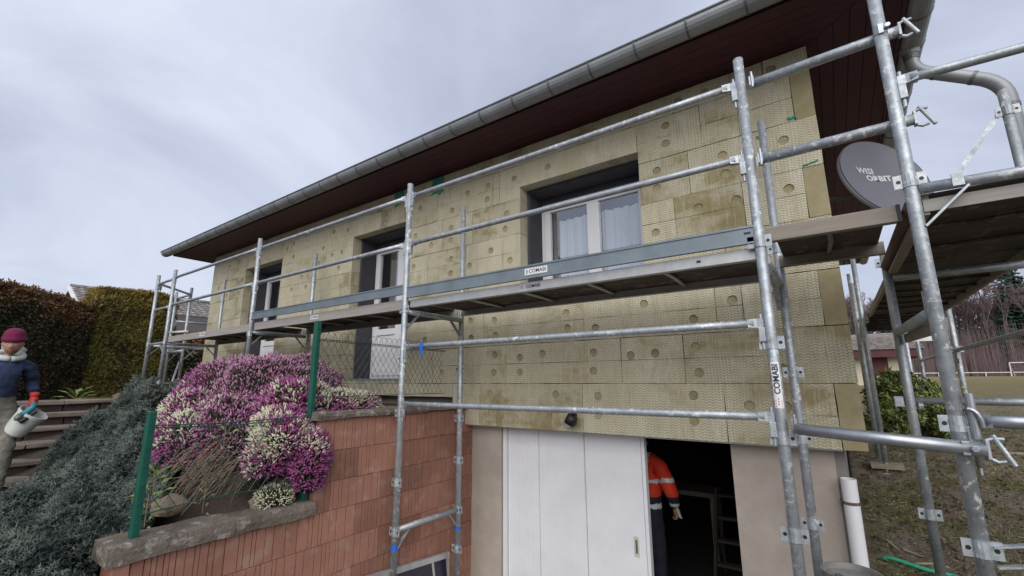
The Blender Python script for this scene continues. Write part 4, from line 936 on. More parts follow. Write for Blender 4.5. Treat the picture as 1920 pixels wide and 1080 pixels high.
def chain(y0, y1, zb, zt, pitch, r, par, mat, sag=0, nm='wire_mesh', loops=False):
    m_ = MB(); x = FX + .012; H = zt(y0) - zb(y0); n = int((y1 - y0) / pitch) + int(H / pitch) + 2
    for s in (1, -1):
        for i in range(-int(H / pitch) - 2, n):
            pts = []
            for j in range(9):
                t_ = j / 8; y = y0 + i * pitch + s * t_ * H * .62 + (H * .62 if s < 0 else 0)
                if y < y0 or y > y1: continue
                pts.append((x + s * .0012 + .006 * mnoise.noise((y * 5, t_ * 2, 3.)), y + .006 * mnoise.noise((y * 6, t_ * 3, 1.)), zb(y) + (zt(y) - zb(y)) * t_))
            if len(pts) > 1: m_.tube(pts, r, 4, cap=False)
    if loops:
        y = y0
        while y < y1 - pitch:
            c_ = y + pitch * .75; m_.tube([(x + .002, c_ + pitch * .78 * math.cos(math.pi * j / 8), zt(c_) + .075 * math.sin(math.pi * j / 8)) for j in range(9)], r, 4, cap=False); y += pitch
    return m_.obj(nm, mat, par)
chain(1.09, 2.11, lambda y: 1.565 + .03 * math.sin((y - 1) * 3), lambda y: 2.09 + .0 * y, .075, .0022, fe, 'wire_green')
chain(2.14, 3.62, lambda y: 2.225, lambda y: 2.70 - .02 * (y - 2.1), .062, .0019, fe, 'wire', loops=True)
for zf in (lambda y: 2.09 - .015 * math.sin((y - 1.07) * 3), lambda y: 2.078 - .02 * math.sin((y - 1.07) * 3), lambda y: 1.57 + .03 * math.sin((y - 1) * 3)):
    MB().tube([(FX + .02, 1.07 + 1.06 * i / 12, zf(1.07 + 1.06 * i / 12)) for i in range(13)], .0042, 6).obj('line_wire', 'wire_green', fe)
for z_ in (2.70, 2.688, 2.225): MB().tube([(FX + .02, 2.12 + 1.52 * i / 12, z_ - .02 * (i / 12) * (1 if z_ > 2.5 else 0)) for i in range(13)], .0034, 6).obj('line_wire', 'wire', fe)

# ------------------------------------------------------------------ stone steps
stp = thing('stone_steps', (-8.2, .4, 1), 'weathered stone garden steps climbing to the dark hedge', 'steps')
for k in range(0, 9):
    xn = STAIR_X0 + TREAD * k; zt = STAIR_Z0 - RISE * k; ye = 2.35 - .10 * k; y = -1.6 + random.uniform(0, .3)
    while y < ye - .2:
        L = min(random.uniform(.7, 1.15), ye - y)
        MB().box(xn - TREAD - .06, xn + .03, y + .004, y + L - .004, zt - .055, zt, jit=.010).obj('tread', 'stone', stp, bevel=.012); y += L
    y = -1.6
    while y < ye - .1:
        L = random.uniform(.25, .5); MB().box(xn - .25, xn - .02 + random.uniform(-.012, .012), y + .006, min(y + L, ye) - .006, zt - RISE - .02, zt - .058, jit=.006).obj('riser_stone', 'riser', stp, bevel=.01); y += L
MB().box(-9.15, -8.85, 2.28, 2.65, 2.05, 2.18, jit=.02).obj('edge_stone', 'stone', stp, bevel=.02)
MB().box(-9.62, -9.34, 2.35, 2.95, 2.05, 2.15, jit=.02).obj('edge_stone', 'stone', stp, bevel=.02)

# ------------------------------------------------------------------ vegetation templates
def cone_tmpl(items):           # items: (base, dir, length, radius) -> 3-sided cones
    V_, F_ = [], []
    for b, d, L, r_ in items:
        b = np.array(b, float); d = np.array(d, float); d /= np.linalg.norm(d); a = np.cross(d, (.3, .7, .2)); a /= np.linalg.norm(a); c = np.cross(d, a); o = len(V_)
        for k in range(3):
            t = 2 * math.pi * k / 3; V_.append(b + r_ * (a * math.cos(t) + c * math.sin(t)))
        V_.append(b + d * L)
        F_ += [(o, o + 1, o + 3), (o + 1, o + 2, o + 3), (o + 2, o, o + 3)]
    return np.array(V_), np.array(F_)
def spindle(n=4, r=.16, m=.45):
    V_ = [(0, 0, 0)] + [(r * math.cos(2 * math.pi * k / n), r * math.sin(2 * math.pi * k / n), m) for k in range(n)] + [(0, 0, 1)]
    return np.array(V_), np.array([(0, 1 + (k + 1) % n, 1 + k) for k in range(n)] + [(1 + k, 1 + (k + 1) % n, n + 1) for k in range(n)])
def leaf_tmpl(n, spread=1.0, L=.6, w=.16, flat=False):   # a twig with n pointed leaves (two triangles each)
    V_, F_ = [], []
    for i in range(n):
        t = i / max(1, n - 1); a = i * 2.4; o = len(V_)
        if flat: d = np.array([math.cos(math.pi * (i % 2)) * .8, (.3 * math.sin(a)), .75])
        else: d = np.array([math.cos(a) * spread, math.sin(a) * spread, .8])
        d /= np.linalg.norm(d); b = np.array([0, 0, t * .6]); s_ = np.cross(d, (.2, .4, 1)); s_ /= np.linalg.norm(s_); nn = np.cross(s_, d)
        V_ += [b, b + d * L * .5 + s_ * w + nn * .03, b + d * L, b + d * L * .5 - s_ * w + nn * .03]
        F_ += [(o, o + 1, o + 2), (o, o + 2, o + 3)]
    return np.array(V_), np.array(F_)
def merge(*parts):          # (V,F,mi)
    V_, F_, Mi, o = [], [], [], 0
    for v, f, m in parts:
        V_.append(v); F_.append(f + o); Mi.append(np.full(len(f), m) if np.isscalar(m) else m); o += len(v)
    return np.vstack(V_), np.vstack(F_), np.concatenate(Mi)
def vnoise(P, s, seed=0.0): return np.array([mnoise.noise((p[0] * s + seed, p[1] * s, p[2] * s + seed)) for p in P])

SP4 = spindle(4, .15, .45); SP3 = spindle(3, .17, .4)
JUN = cone_tmpl([((0, 0, .0), (0, 0, 1), 1.0, .10)] + [((0, 0, .12 + .13 * i), (math.cos(i * 2.4) * .75, math.sin(i * 2.4) * .75, .75), .55 - .05 * i, .075) for i in range(6)])
YEWT = leaf_tmpl(6, .9, .6, .11); THUJ = leaf_tmpl(5, .7, .65, .13)

# ------------------------------------------------------------------ heathers
def heather(name, label, blobs, n, colour, size=(.024, .062), zmin=None):
    c0 = blobs[0][0]; root = thing(name, (c0[0], c0[1], c0[2] - blobs[0][1][2] * .8), label, 'heather', 'heathers in the garden bed')
    P, D = [], []
    ws = np.array([b[1][0] * b[1][1] + b[1][1] * b[1][2] + b[1][0] * b[1][2] for b in blobs]); ws = ws / ws.sum()
    for (c, r_), w in zip(blobs, ws):
        m = int(n * w); d = rng.normal(size=(m * 2, 3)); d /= np.linalg.norm(d, axis=1, keepdims=True); d = d[d[:, 2] > -.55][:m]
        lump = 1 + .16 * vnoise(d * 2.0 + np.array(c), 1.0) + .13 * vnoise(d * 5 + np.array(c), 1.0)
        jit = rng.uniform(.93, 1.02, len(d))
        p = np.array(c) + d * np.array(r_) * (lump * jit)[:, None]; nn = d / np.array(r_); nn /= np.linalg.norm(nn, axis=1, keepdims=True)
        keep = np.ones(len(p), bool)
        for c2, r2 in blobs:
            if c2 is c: continue
            keep &= (((p - np.array(c2)) / np.array(r2)) ** 2).sum(1) > .85
        if zmin is not None: keep &= p[:, 2] > zmin + .1 * vnoise(p, 4, 1.)
        P.append(p[keep]); D.append(nn[keep])
    P = np.vstack(P); D = np.vstack(D)
    D2 = D + rng.normal(size=D.shape) * .50 + np.array((0, 0, .45))
    S = rng.uniform(*size, len(P))
    V_, F_ = scatter(*SP4, P, frames(D2), S)
    ci = colour(P); mi = np.repeat(ci, len(SP4[1]))
    m = len(P) // 2; idx = rng.permutation(len(P))[:m]
    V2, F2 = scatter(*JUN, P[idx] - D[idx] * .035, frames(D2[idx]), rng.uniform(.035, .065, m))
    V_, F_, mi = merge((V_, F_, mi), (V2, F2, 3))
    np_obj('flowers', V_, F_, ['purple', 'pink', 'white_fl', 'heather_green'], mi, root)
    core = MB()
    for c, r_ in blobs:
        o = len(core.v); nu, nv = 20, 12
        vv = []
        for j in range(nv + 1):
            for i in range(nu):
                th = math.pi * j / nv; ph = 2 * math.pi * i / nu; d = Vector((math.sin(th) * math.cos(ph), math.sin(th) * math.sin(ph), math.cos(th)))
                k_ = .86 * (1 + .16 * mnoise.noise(d * 2.0 + Vector(c)) + .13 * mnoise.noise(d * 5 + Vector(c))); vv.append((c[0] + d.x * r_[0] * k_, c[1] + d.y * r_[1] * k_, c[2] + d.z * r_[2] * k_))
        core.add(vv, [(j * nu + i, (j + 1) * nu + i, (j + 1) * nu + (i + 1) % nu, j * nu + (i + 1) % nu) for j in range(nv) for i in range(nu)])
    core.obj('foliage', 'hedge_core', root, smooth=True)  # solid near-black core, shade between the flower spikes put into its colour
    return root
def mixcol(pw, fw):             # pw: base weights (purple,pink,white) ; fw: function P -> white bias
    def f(P):
        a = vnoise(P, 2.6, 3.) ; b = vnoise(P, 6.5, 9.); r_ = rng.uniform(0, 1, len(P)); w = fw(P) + .9 * a + .5 * b
        out = np.zeros(len(P), int); c2 = vnoise(P, 1.7, 17.)
        out[(c2 * 1.2 + r_ * .9 + (P[:, 1] - 2.3) * .55) > pw] = 1
        out[w + (r_ - .5) * .55 > .42] = 2
        return out
    return f
heather('heather_bush', 'big rounded purple heather in front of the French doors', [((-4.78, 2.40, 1.80), (.84, .84, .82)), ((-4.36, 1.95, 1.86), (.56, .46, .38))], 30000, mixcol(.22, lambda P: np.clip((1.72 - P[:, 1]) * .5, -.1, .3) + np.clip((2.0 - P[:, 2]) * (P[:, 1] - 1.6) * 1.2, -.2, .3) - .08), zmin=1.70)
heather('heather_bush', 'pale cream heather at the left shoulder of the purple one', [((-4.72, 1.73, 1.95), (.36, .22, .33)), ((-4.36, 1.56, 1.86), (.22, .15, .24)), ((-5.1, 1.95, 2.04), (.42, .26, .33))], 8500, mixcol(.55, lambda P: np.full(len(P), .48)), zmin=1.68)
heather('heather_bush', 'white heather lapping over the upper coping', [((-3.74, 2.46, 2.10), (.26, .50, .16)), ((-3.86, 2.2, 2.12), (.3, .3, .24))], 6500, mixcol(.5, lambda P: np.full(len(P), .50)))
heather('heather_bush', 'pink and white heather hanging over the lower wall beside the tall green post', [((-3.60, 1.99, 1.90), (.20, .21, .18)), ((-3.46, 2.12, 1.76), (.13, .14, .20)), ((-3.62, 1.86, 1.76), (.14, .13, .17)), ((-3.72, 2.04, 2.02), (.2, .22, .13)), ((-3.46, 2.13, 1.60), (.08, .10, .10))], 9500, mixcol(.85, lambda P: np.clip((P[:, 2] - 1.78) * 1.6, -.6, .35) + np.clip((2.0 - P[:, 1]) * 1.4, -.5, .45) + .10))
heather('heather_bush', 'small tuft of white heather on the lower coping', [((-3.56, 1.93, 1.50), (.10, .12, .08))], 500, mixcol(.7, lambda P: np.full(len(P), .7)), (.03, .045))

# ------------------------------------------------------------------ blue junipers
def poly_y(x, tab): return lerp_tab(x, tab)
JLO = [(-8.7, 2.0), (-8.0, 1.45), (-6.0, .86), (-4.6, .36), (-3.6, .02)]; JHI = [(-8.7, 2.6), (-7.0, 2.45), (-6.0, 1.95), (-5.2, 1.72), (-4.5, 1.52), (-3.95, 1.36), (-3.70, 1.05), (-3.64, .90), (-3.4, .86)]
def jun_h(x, y):
    lo, hi = lerp_tab(x, JLO), lerp_tab(x, JHI); e_ = min(max((y - lo) / .28, 0), 1); e2 = min(max((hi + .15 - y) / .3, 0), 1); e3 = min(max((-3.32 - x) / .25, 0), 1)
    k_ = (1 - (1 - e_) ** 2) * (.35 + .65 * e2) * (1 - (1 - e3) ** 2)
    return garden_z(x, y) + k_ * (.22 + .18 * smooth01((x + 7.6) / 1.6) + .26 * (.5 + .5 * smooth01((x + 7.6) / 1.6)) * mnoise.noise((x * 1.5 + y * .8, y * 2.2, 5.)) + .30 * mnoise.noise((x * 3.2, y * 4.6, 2.)) + .10 * mnoise.noise((x * 9, y * 9, 2.)) + .20 * (.45 - mnoise.voronoi((x * 3.4 + y, y * 4.2, .5))[0][0]))
def juniper(xa, xb, n, label):
    xm = (xa + xb) / 2; ym = (lerp_tab(xm, JLO) + lerp_tab(xm, JHI)) / 2
    root = thing('juniper_shrub', (xm, ym, garden_z(xm, ym)), label, 'shrub', 'blue junipers on the slope')
    xs = rng.uniform(xa, xb, n * 3); P, D = [], []
    for x in xs:
        lo, hi = lerp_tab(x, JLO) - .04, lerp_tab(x, JHI)
        if hi <= lo: continue
        y = rng.uniform(lo, hi)
        if rng.uniform() > (hi - lo) / 1.4 + .25: continue
        z = jun_h(x, y); e_ = .03; nx_ = -(jun_h(x + e_, y) - z) / e_; ny_ = -(jun_h(x, y + e_) - z) / e_
        P.append((x, y, z - rng.uniform(0, .07))); D.append((nx_, ny_, 1.0))
        if len(P) >= n: break
    P = np.array(P); D = np.array(D); D /= np.linalg.norm(D, axis=1, keepdims=True)
    D2 = D * .6 + np.array((.45, -.55, .15)) + rng.normal(size=D.shape) * .45
    S = rng.uniform(.04, .095, len(P)); V_, F_ = scatter(*JUN, P, frames(D2), S)
    tip = (vnoise(P, 5.5, 2.) + rng.normal(size=len(P)) * .22) > .08
    np_obj('foliage', V_, F_, ['juniper', 'juniper_tip'], np.repeat(tip.astype(int), len(JUN[1])), root)
    g_ = 26; vv = [(x, y, jun_h(x, y) - .085) for y_ in range(g_ + 1) for x_ in range(g_ + 1) for x in [xa + (xb - xa) * x_ / g_] for y in [lerp_tab(x, JLO) + (lerp_tab(x, JHI) - lerp_tab(x, JLO)) * y_ / g_]]
    MB().add(vv, [(j * (g_ + 1) + i, j * (g_ + 1) + i + 1, (j + 1) * (g_ + 1) + i + 1, (j + 1) * (g_ + 1) + i) for j in range(g_) for i in range(g_)]).obj('shade_core', 'hedge_core', root, smooth=True)  # near-black sheet under the sprigs, coloured as their inner shade
juniper(-8.7, -6.4, 8500, 'blue-grey juniper spreading beside the upper stone steps')
juniper(-6.42, -4.7, 10500, 'blue-grey juniper in the middle of the slope left of the heather')
juniper(-4.72, -3.36, 15000, 'nearest blue-grey juniper spilling past the end of the terracotta wall')

# ------------------------------------------------------------------ dry twigs, rocks, small plants
tw = thing('dry_twig_heap', (-3.85, 1.55, 1.5), 'tangle of dry brown stems under the purple heather behind the lower mesh', 'twigs')
m_ = MB()
for i in range(210):
    x0 = random.uniform(-4.25, -3.7); y0 = random.uniform(1.55, 2.0); z0 = 1.72 + random.uniform(-.08, .16); L = random.uniform(.2, .5); s_ = random.uniform(-1.0, -.45)
    pts = []
    for j in range(5):
        t = j / 4; y = y0 + s_ * L * t; x = x0 + .35 * L * t + .03 * math.sin(i + 3 * t); z = z0 + .06 * math.sin(t * 2.6 + i * .7) - .36 * L * t * t
        x = min(x, -3.60 + .02 * math.sin(i)); y = max(y, 1.16 + .03 * math.sin(i * 3)); pts.append((x, y, max(z, garden_z(x, y) + .01)))
    r_ = random.uniform(.0015, .0034); m_.tube(pts, [r_, r_, r_ * .9, r_ * .7, r_ * .4], 4, cap=False)
m_.obj('dry_stems', 'twig', tw)['kind'] = 'stuff'
def rock(loc, r_, label):
    m_ = MB(); nu, nv = 16, 10; vv = []
    for j in range(nv + 1):
        for i in range(nu):
            th = math.pi * j / nv; ph = 2 * math.pi * i / nu; d = Vector((math.sin(th) * math.cos(ph), math.sin(th) * math.sin(ph), math.cos(th)))
            k_ = 1 + .22 * mnoise.noise(d * 1.8 + Vector(loc)) + .1 * mnoise.noise(d * 4 + Vector(loc)); vv.append((d.x * r_[0] * k_, d.y * r_[1] * k_, d.z * r_[2] * k_))
    m_.add(vv, [(j * nu + i, (j + 1) * nu + i, (j + 1) * nu + (i + 1) % nu, j * nu + (i + 1) % nu) for j in range(nv) for i in range(nu)])
    return tag(m_.obj('rock', 'rock', loc=loc), label, 'rock', 'rocks in the garden bed')
rock((-3.80, 1.34, 1.53), (.07, .11, .07), 'tan rock among the dry stems behind the green mesh'); rock((-3.66, 2.02, 1.50), (.10, .14, .13), 'grey rock under the hanging heather beside the tall post'); rock((-3.62, 1.86, 1.46), (.07, .08, .08), 'small rock beside the white heather tuft')
def leafy(loc, n, L, label, mat='lime_leaf', h=.2):
    root = thing('leafy_plant', loc, label, 'plant', 'young leafy plants behind the mesh'); P, D = [], []; m_ = MB()
    for i in range(n):
        a = i * 2.4; t = i / n; b = Vector((.05 * math.cos(a) * (1 - t), .05 * math.sin(a) * (1 - t), h * t)); d = Vector((math.cos(a), math.sin(a), .35 + .6 * t)).normalized(); s_ = d.cross(Vector((0, 0, 1))).normalized() * L * .17; q = Vector(loc) + b; dn = Vector((0, 0, -.18 * L))
        m_.add([q, q + d * L * .45 + s_, q + d * L * .5 + Vector((0, 0, .01)), q + d * L * .45 - s_, q + d * L + dn], [(0, 1, 2), (0, 2, 3), (1, 4, 2), (2, 4, 3)])
    m_.obj('leaves', mat, root); MB().tube([loc, (loc[0], loc[1], loc[2] + h)], .004, 5).obj('stem', 'twig', root)
leafy((-3.62, 1.17, 1.62), 14, .10, 'small lime-green leafy plant beside the short green post'); leafy((-3.75, 1.19, 1.44), 7, .07, 'low green sprout at the foot of the short green post'); leafy((-3.85, 1.65, 1.86), 6, .09, 'yellow-green leaves poking from the heather above the dry stems'); leafy((-3.7, 1.5, 1.46), 6, .06, 'low green shoots among the dry stems')
leafy((-10.0, 2.0, 2.06), 12, .28, 'fern-like green plant at the foot of the dark hedge', 'broadleaf', .12)

# ------------------------------------------------------------------ hedges
def hedge(name, label, quad, h0, h1, thick, n, tm, mats, tips, mi_fn, size, cat='hedge', flat=False, rough_top=.16):
    # quad: polyline of the front face (list of xy), going left to right as seen; thickness goes behind
    root = thing(name, (quad[0][0], quad[0][1], h0), label, cat)
    segs = [(Vector(a), Vector(b)) for a, b in zip(quad, quad[1:])]; Ls = np.array([(b - a).length for a, b in segs]); P, D = [], []
    tot = Ls.sum(); H = h1(0) - h0
    for i in range(n):
        k_ = rng.choice(len(segs), p=Ls / tot); a, b = segs[k_]; t = rng.uniform(); p = a + (b - a) * t; d = (b - a).normalized(); nn = Vector((d.y, -d.x)); s_ = (Ls[:k_].sum() + t * Ls[k_]) / tot; top = h1(s_)
        if rng.uniform() < thick / (thick + H):
            q = p - nn * rng.uniform(0, thick); P.append((q.x, q.y, top + rng.uniform(-.06, rough_top))); D.append((nn.x * .2, nn.y * .2, 1.0))
        else:
            z = rng.uniform(h0, top); dep = .07 * mnoise.noise((p.x * 2, p.y * 2, z * 2)) + .05 * mnoise.noise((p.x * 7, p.y * 7, z * 7)) - rng.uniform(0, .07)
            q = p + nn * dep; P.append((q.x, q.y, z)); D.append((nn.x, nn.y, -.15))
    P = np.array(P); D = np.array(D, float); Dn = D + rng.normal(size=D.shape) * (.42, .42, .30 if flat else .45)
    Rm = frames(Dn); S = rng.uniform(*size, len(P)); V_, F_ = scatter(*tm, P, Rm, S); mi = np.repeat(mi_fn(P), len(tm[1]))
    np_obj('crown', V_, F_, mats, mi, root)
    core = MB()
    for (a, b), k_ in zip(segs, range(len(segs))):
        d = (b - a).normalized(); nn = Vector((d.y, -d.x)); e_ = d * min(.14, (b - a).length * .2); a1, b1 = a - nn * .13 + e_, b - nn * .13 - e_; a2, b2 = a - nn * thick + e_, b - nn * thick - e_; s0 = Ls[:k_].sum() / tot; s1 = Ls[:k_ + 1].sum() / tot
        core.add([(a1.x, a1.y, h0 - .1), (b1.x, b1.y, h0 - .1), (b2.x, b2.y, h0 - .1), (a2.x, a2.y, h0 - .1), (a1.x, a1.y, h1(s0) - .09), (b1.x, b1.y, h1(s1) - .09), (b2.x, b2.y, h1(s1) - .09), (a2.x, a2.y, h1(s0) - .09)], [(3, 2, 1, 0), (4, 5, 6, 7), (0, 1, 5, 4), (1, 2, 6, 5), (2, 3, 7, 6), (3, 0, 4, 7)])
    core.obj('branches', 'hedge_core', root)  # solid near-black core behind the leaves, coloured as the hedge's inner shade
    if tips:
        m_ = MB()
        for i in range(tips):
            k_ = rng.choice(len(segs), p=Ls / tot); a, b = segs[k_]; t = rng.uniform(); p = a + (b - a) * t; d = (b - a).normalized(); nn = Vector((d.y, -d.x)); q = p - nn * rng.uniform(0, thick); z = h1((Ls[:k_].sum() + t * Ls[k_]) / tot); hh = rng.uniform(.06, .24)
            m_.tube([(q.x, q.y, z - .05), (q.x + rng.uniform(-.03, .03), q.y + rng.uniform(-.03, .03), z + hh)], [.012, .004], 4)
        m_.obj('shoots', mats[-1], root)['kind'] = 'stuff'
    return root
hedge('clipped_hedge', 'tall dark clipped hedge with brown top behind the worker and steps', [(-9.6, -2.5), (-10.15, .2), (-11.1, 1.5), (-12.2, 2.62)], 2.03, lambda s: 3.84 - .22 * smooth01((s - .5) / .5) + .05 * math.sin(s * 9), 1.0, 62000, THUJ, ['hedge_dark', 'hedge_brown'], 60,
      lambda P: ((P[:, 2] + .35 * vnoise(P, 1.3, 4.) + rng.normal(size=len(P)) * .10 > 3.46) | (vnoise(P, 3, 1.) + rng.normal(size=len(P)) * .3 > .62)).astype(int), (.055, .105), flat=True)
hedge('yew_hedge', 'square clipped golden-green yew block left of the scaffold', [(-13.2, 2.48), (-11.95, 2.46), (-12.05, 3.80), (-13.2, 4.0)], 2.03, lambda s: 4.10 + .03 * math.sin(s * 14), .7, 52000, YEWT, ['yew', 'hedge_dark', 'yew_tip'], 90,
      lambda P: np.where(P[:, 2] + rng.normal(size=len(P)) * .12 + .12 * vnoise(P, 4, 2.) > 3.96, 2, np.where(vnoise(P, 2.2, 7.) + rng.normal(size=len(P)) * .35 > .35, 1, 0)), (.05, .09))
hedge('clipped_hedge', 'low brown hedge seen behind the far left scaffold under the tiled roof', [(-16, 3.3), (-15.5, 7.5)], 2.0, lambda s: 3.55, .8, 7000, THUJ, ['hedge_brown', 'hedge_dark'], 0, lambda P: (P[:, 2] < 3.2).astype(int), (.14, .24))
bt = MB()
for i in range(26):
    a = random.uniform(-.5, .5); bt.tube([(-12.5 + .3 * a, .55, 3.7), (-12.5 + .5 * a, .55 + a * .4, 4.1 + random.uniform(0, .2)), (-12.4 + a, .5 + a * .9 + random.uniform(-.1, .1), 4.35 + random.uniform(0, .35))], [.015, .009, .003], 4)
o = bt.obj('bare_shrub', 'bark'); tag(o, 'bare dark twigs rising above the dark hedge at the left edge', 'shrub')

# ------------------------------------------------------------------ neighbours
nh = thing('neighbour_house', (-30, 9, 2), 'neighbouring house with grey-brown tiled gable roof above the left hedge', 'house')
RX, RZ, EXn, EZn, Y0n, Y1n = -28.0, 6.62, -23.6, 4.55, 4.70, 15.0
MB().box(-32, -24.2, 5.1, 14.6, 1.8, 4.6).add([(-32, 5.1, 4.6), (-24.2, 5.1, 4.6), (-28, 5.1, 6.35), (-32, 14.6, 4.6), (-24.2, 14.6, 4.6), (-28, 14.6, 6.35)], [(0, 1, 2), (5, 4, 3)]).obj('wall', 'cream', nh)
rfn = MB().add([(RX, Y0n, RZ), (RX, Y1n, RZ), (EXn, Y1n, EZn), (EXn, Y0n, EZn), (-32.4, Y1n, EZn), (-32.4, Y0n, EZn), (RX, Y0n, RZ - .12), (RX, Y1n, RZ - .12), (EXn, Y1n, EZn - .12), (EXn, Y0n, EZn - .12), (-32.4, Y1n, EZn - .12), (-32.4, Y0n, EZn - .12)], [(0, 3, 2, 1), (0, 1, 4, 5), (6, 7, 8, 9), (6, 11, 10, 7), (0, 6, 9, 3), (0, 5, 11, 6), (3, 9, 8, 2), (1, 2, 8, 7), (1, 7, 10, 4), (5, 4, 10, 11)]).obj('roof', 'rooftile', nh)
sl = math.hypot(EXn - RX, RZ - EZn); dx, dz = (EXn - RX) / sl, (EZn - RZ) / sl
tl = MB(); wv = [(.0, .012), (.06, .035), (.12, .045), (.18, .035), (.24, .012), (.30, .012)]
tl.add([(dx * l + dz * -0 + (-dz) * (hh + (.035 if l else .0)), w_, dz * l + dx * (hh + (.035 if l else .0))) for l in (0, .40) for w_, hh in wv] + [(dx * .40, w_, dz * .40) for w_, hh in wv], [(i, i + 1, 7 + i, 6 + i) for i in range(5)] + [(6 + i, 7 + i, 13 + i, 12 + i) for i in range(5)])
to = tl.obj('roof_tile', 'tile'); tmesh = to.data; bpy.data.objects.remove(to)
for r_ in range(7):
    for c_ in range(34):
        o = bpy.data.objects.new('roof_tile', tmesh); COL.objects.link(o); o.location = (RX + dx * r_ * .36 - dz * .01, Y0n + c_ * .302, RZ + dz * r_ * .36 + dx * .01); attach(o, nh); 
MB().bar((RX, Y0n - .03, RZ + .03), (EXn - .3, Y0n - .03, EZn + .15), .05, .2, up=(0, 1, 0)).obj('verge_board', 'white_paint', nh); MB().tube([(RX, Y0n, RZ + .05), (RX, Y1n, RZ + .05)], .11, 8).obj('ridge', 'tile', nh)
n2 = thing('neighbour_house', (0, 33, 2), 'low neighbouring house with red-brown fascia behind the right-hand scaffold', 'house')
MB().box(-7, 3.0, 30, 38, 1.6, 3.75).obj('wall', 'cream', n2); MB().box(-7.6, 3.5, 29.35, 29.5, 3.45, 3.80).box(3.35, 3.5, 29.5, 38.6, 3.45, 3.8).obj('fascia', 'redbrown', n2)
rr2 = MB().add([(-7.7, 29.3, 3.82), (3.6, 29.3, 3.82), (3.6, 34, 5.0), (-7.7, 34, 5.0), (3.6, 38.7, 3.82), (-7.7, 38.7, 3.82)], [(0, 1, 2, 3), (3, 2, 4, 5), (0, 3, 5), (1, 4, 2)]).obj('roof', 'tile', n2)
for i in range(9):
    y0 = 29.3 + i * .36; z0 = 3.82 + i * .36 * 1.18 / 4.7; MB().box(-7.7, 3.62, y0, y0 + .36, z0 + .02, z0 + .085).obj('tile_course', 'tile', n2)
for x0, x1 in ((1.4, 2.2), (2.75, 2.99), (-1.2, -.2)): MB().box(x0, x1, 29.95, 29.99, 2.55, 3.6).obj('shutter', 'redbrown', n2)
# ------------------------------------------------------------------ right-hand shrub
sh = thing('evergreen_shrub', (.95, 9.9, 1.45), 'bright green broad-leaved shrub between the scaffold posts behind the gable', 'shrub')
P, D = [], []
for c, r_, n_ in (((.75, 9.7, 2.05), (.36, .36, .40), 1000), ((1.12, 9.9, 1.92), (.30, .36, .34), 850), ((.60, 9.2, 1.70), (.3, .35, .3), 350), ((1.30, 9.6, 1.72), (.22, .3, .25), 260)):
    d = rng.normal(size=(n_, 3)); d /= np.linalg.norm(d, axis=1, keepdims=True); P.append(np.array(c) + d * np.array(r_) * rng.uniform(.55, 1.05, (n_, 1))); D.append(d + np.array((0, 0, .5)))
P = np.vstack(P); D = np.vstack(D); LT = leaf_tmpl(5, 1.0, .8, .16); V_, F_ = scatter(*LT, P, frames(D + rng.normal(size=D.shape) * .4), rng.uniform(.07, .12, len(P)))
np_obj('crown', V_, F_, ['broadleaf', 'lime_leaf', 'hedge_dark'], np.repeat(np.where(rng.uniform(size=len(P)) < .22, 1, np.where(rng.uniform(size=len(P)) < .3, 2, 0)), len(LT[1])), sh)
m_ = MB()
for i in range(9): m_.tube([(.9 + random.uniform(-.08, .08), 9.75, 1.40), (.9 + random.uniform(-.3, .3), 9.75 + random.uniform(-.2, .2), 1.9), (.9 + random.uniform(-.45, .45), 9.75 + random.uniform(-.3, .3), 2.3)], [.02, .013, .006], 5)
m_.obj('branches', 'bark', sh)
# ------------------------------------------------------------------ field: goal and rail
gl_ = thing('football_goal', (19.4, 90, 2.7), 'white football goal on the far field', 'goal'); gzz = bank_z(0, 90)
for p, q in (((19.4, 90, gzz), (19.4, 90, gzz + 1.8)), ((19.4, 90, gzz + 1.8), (23.4, 90, gzz + 1.8)), ((23.4, 90, gzz), (23.4, 90, gzz + 1.8))): MB().tube([p, q], .06, 8).obj('goal_post', 'white_paint', gl_)
MB().tube([(19.4, 90, gzz + 1.75), (20.0, 91.5, gzz)], .05, 6).obj('back_stay', 'white_paint', gl_); MB().add([(19.42, 90.05, gzz + .1), (19.95, 91.4, gzz + .1), (19.5, 90.1, gzz + 1.5)], [(0, 1, 2)]).obj('side_net', 'redbrown', gl_)
fr_ = thing('field_rail', (8, 92, 2.7), 'white field railing along the wood edge', 'railing')
MB().bar((-10, 93, gzz + .55), (40, 93, gzz + .55), .06, .10).obj('top_rail', 'white_paint', fr_)
for i in range(21): MB().box(-10 + i * 2.5 - .05, -10 + i * 2.5 + .05, 92.96, 93.06, gzz - .1, gzz + .55).obj('rail_post', 'white_paint', fr_)
# ------------------------------------------------------------------ woodland
def conifer_mesh(seed):
    r_ = random.Random(seed); V_, F_ = [], []; H = 1.0
    n_ = 30
    for i in range(n_):
        z = .12 + .87 * i / n_; L = .20 * (1 - z) ** .8 + .012; k_ = 9 if z < .8 else 6
        for j in range(k_):
            a = j * 2 * math.pi / k_ + i * .9 + r_.uniform(-.3, .3); l = L * r_.uniform(.65, 1.15); o = len(V_); ca, sa = math.cos(a), math.sin(a); w_ = l * .26; dr = l * r_.uniform(.25, .5)
            V_ += [(0, 0, z + .01), (ca * l * .55 - sa * w_, sa * l * .55 + ca * w_, z - dr * .5), (ca * l, sa * l, z - dr + .012), (ca * l * .55 + sa * w_, sa * l * .55 - ca * w_, z - dr * .5), (ca * l * .5, sa * l * .5, z - dr * 1.2)]
            F_ += [(o, o + 1, o + 2), (o, o + 2, o + 3), (o + 1, o + 4, o + 2)]
    return np_obj('crown', V_, F_, 'conifer')
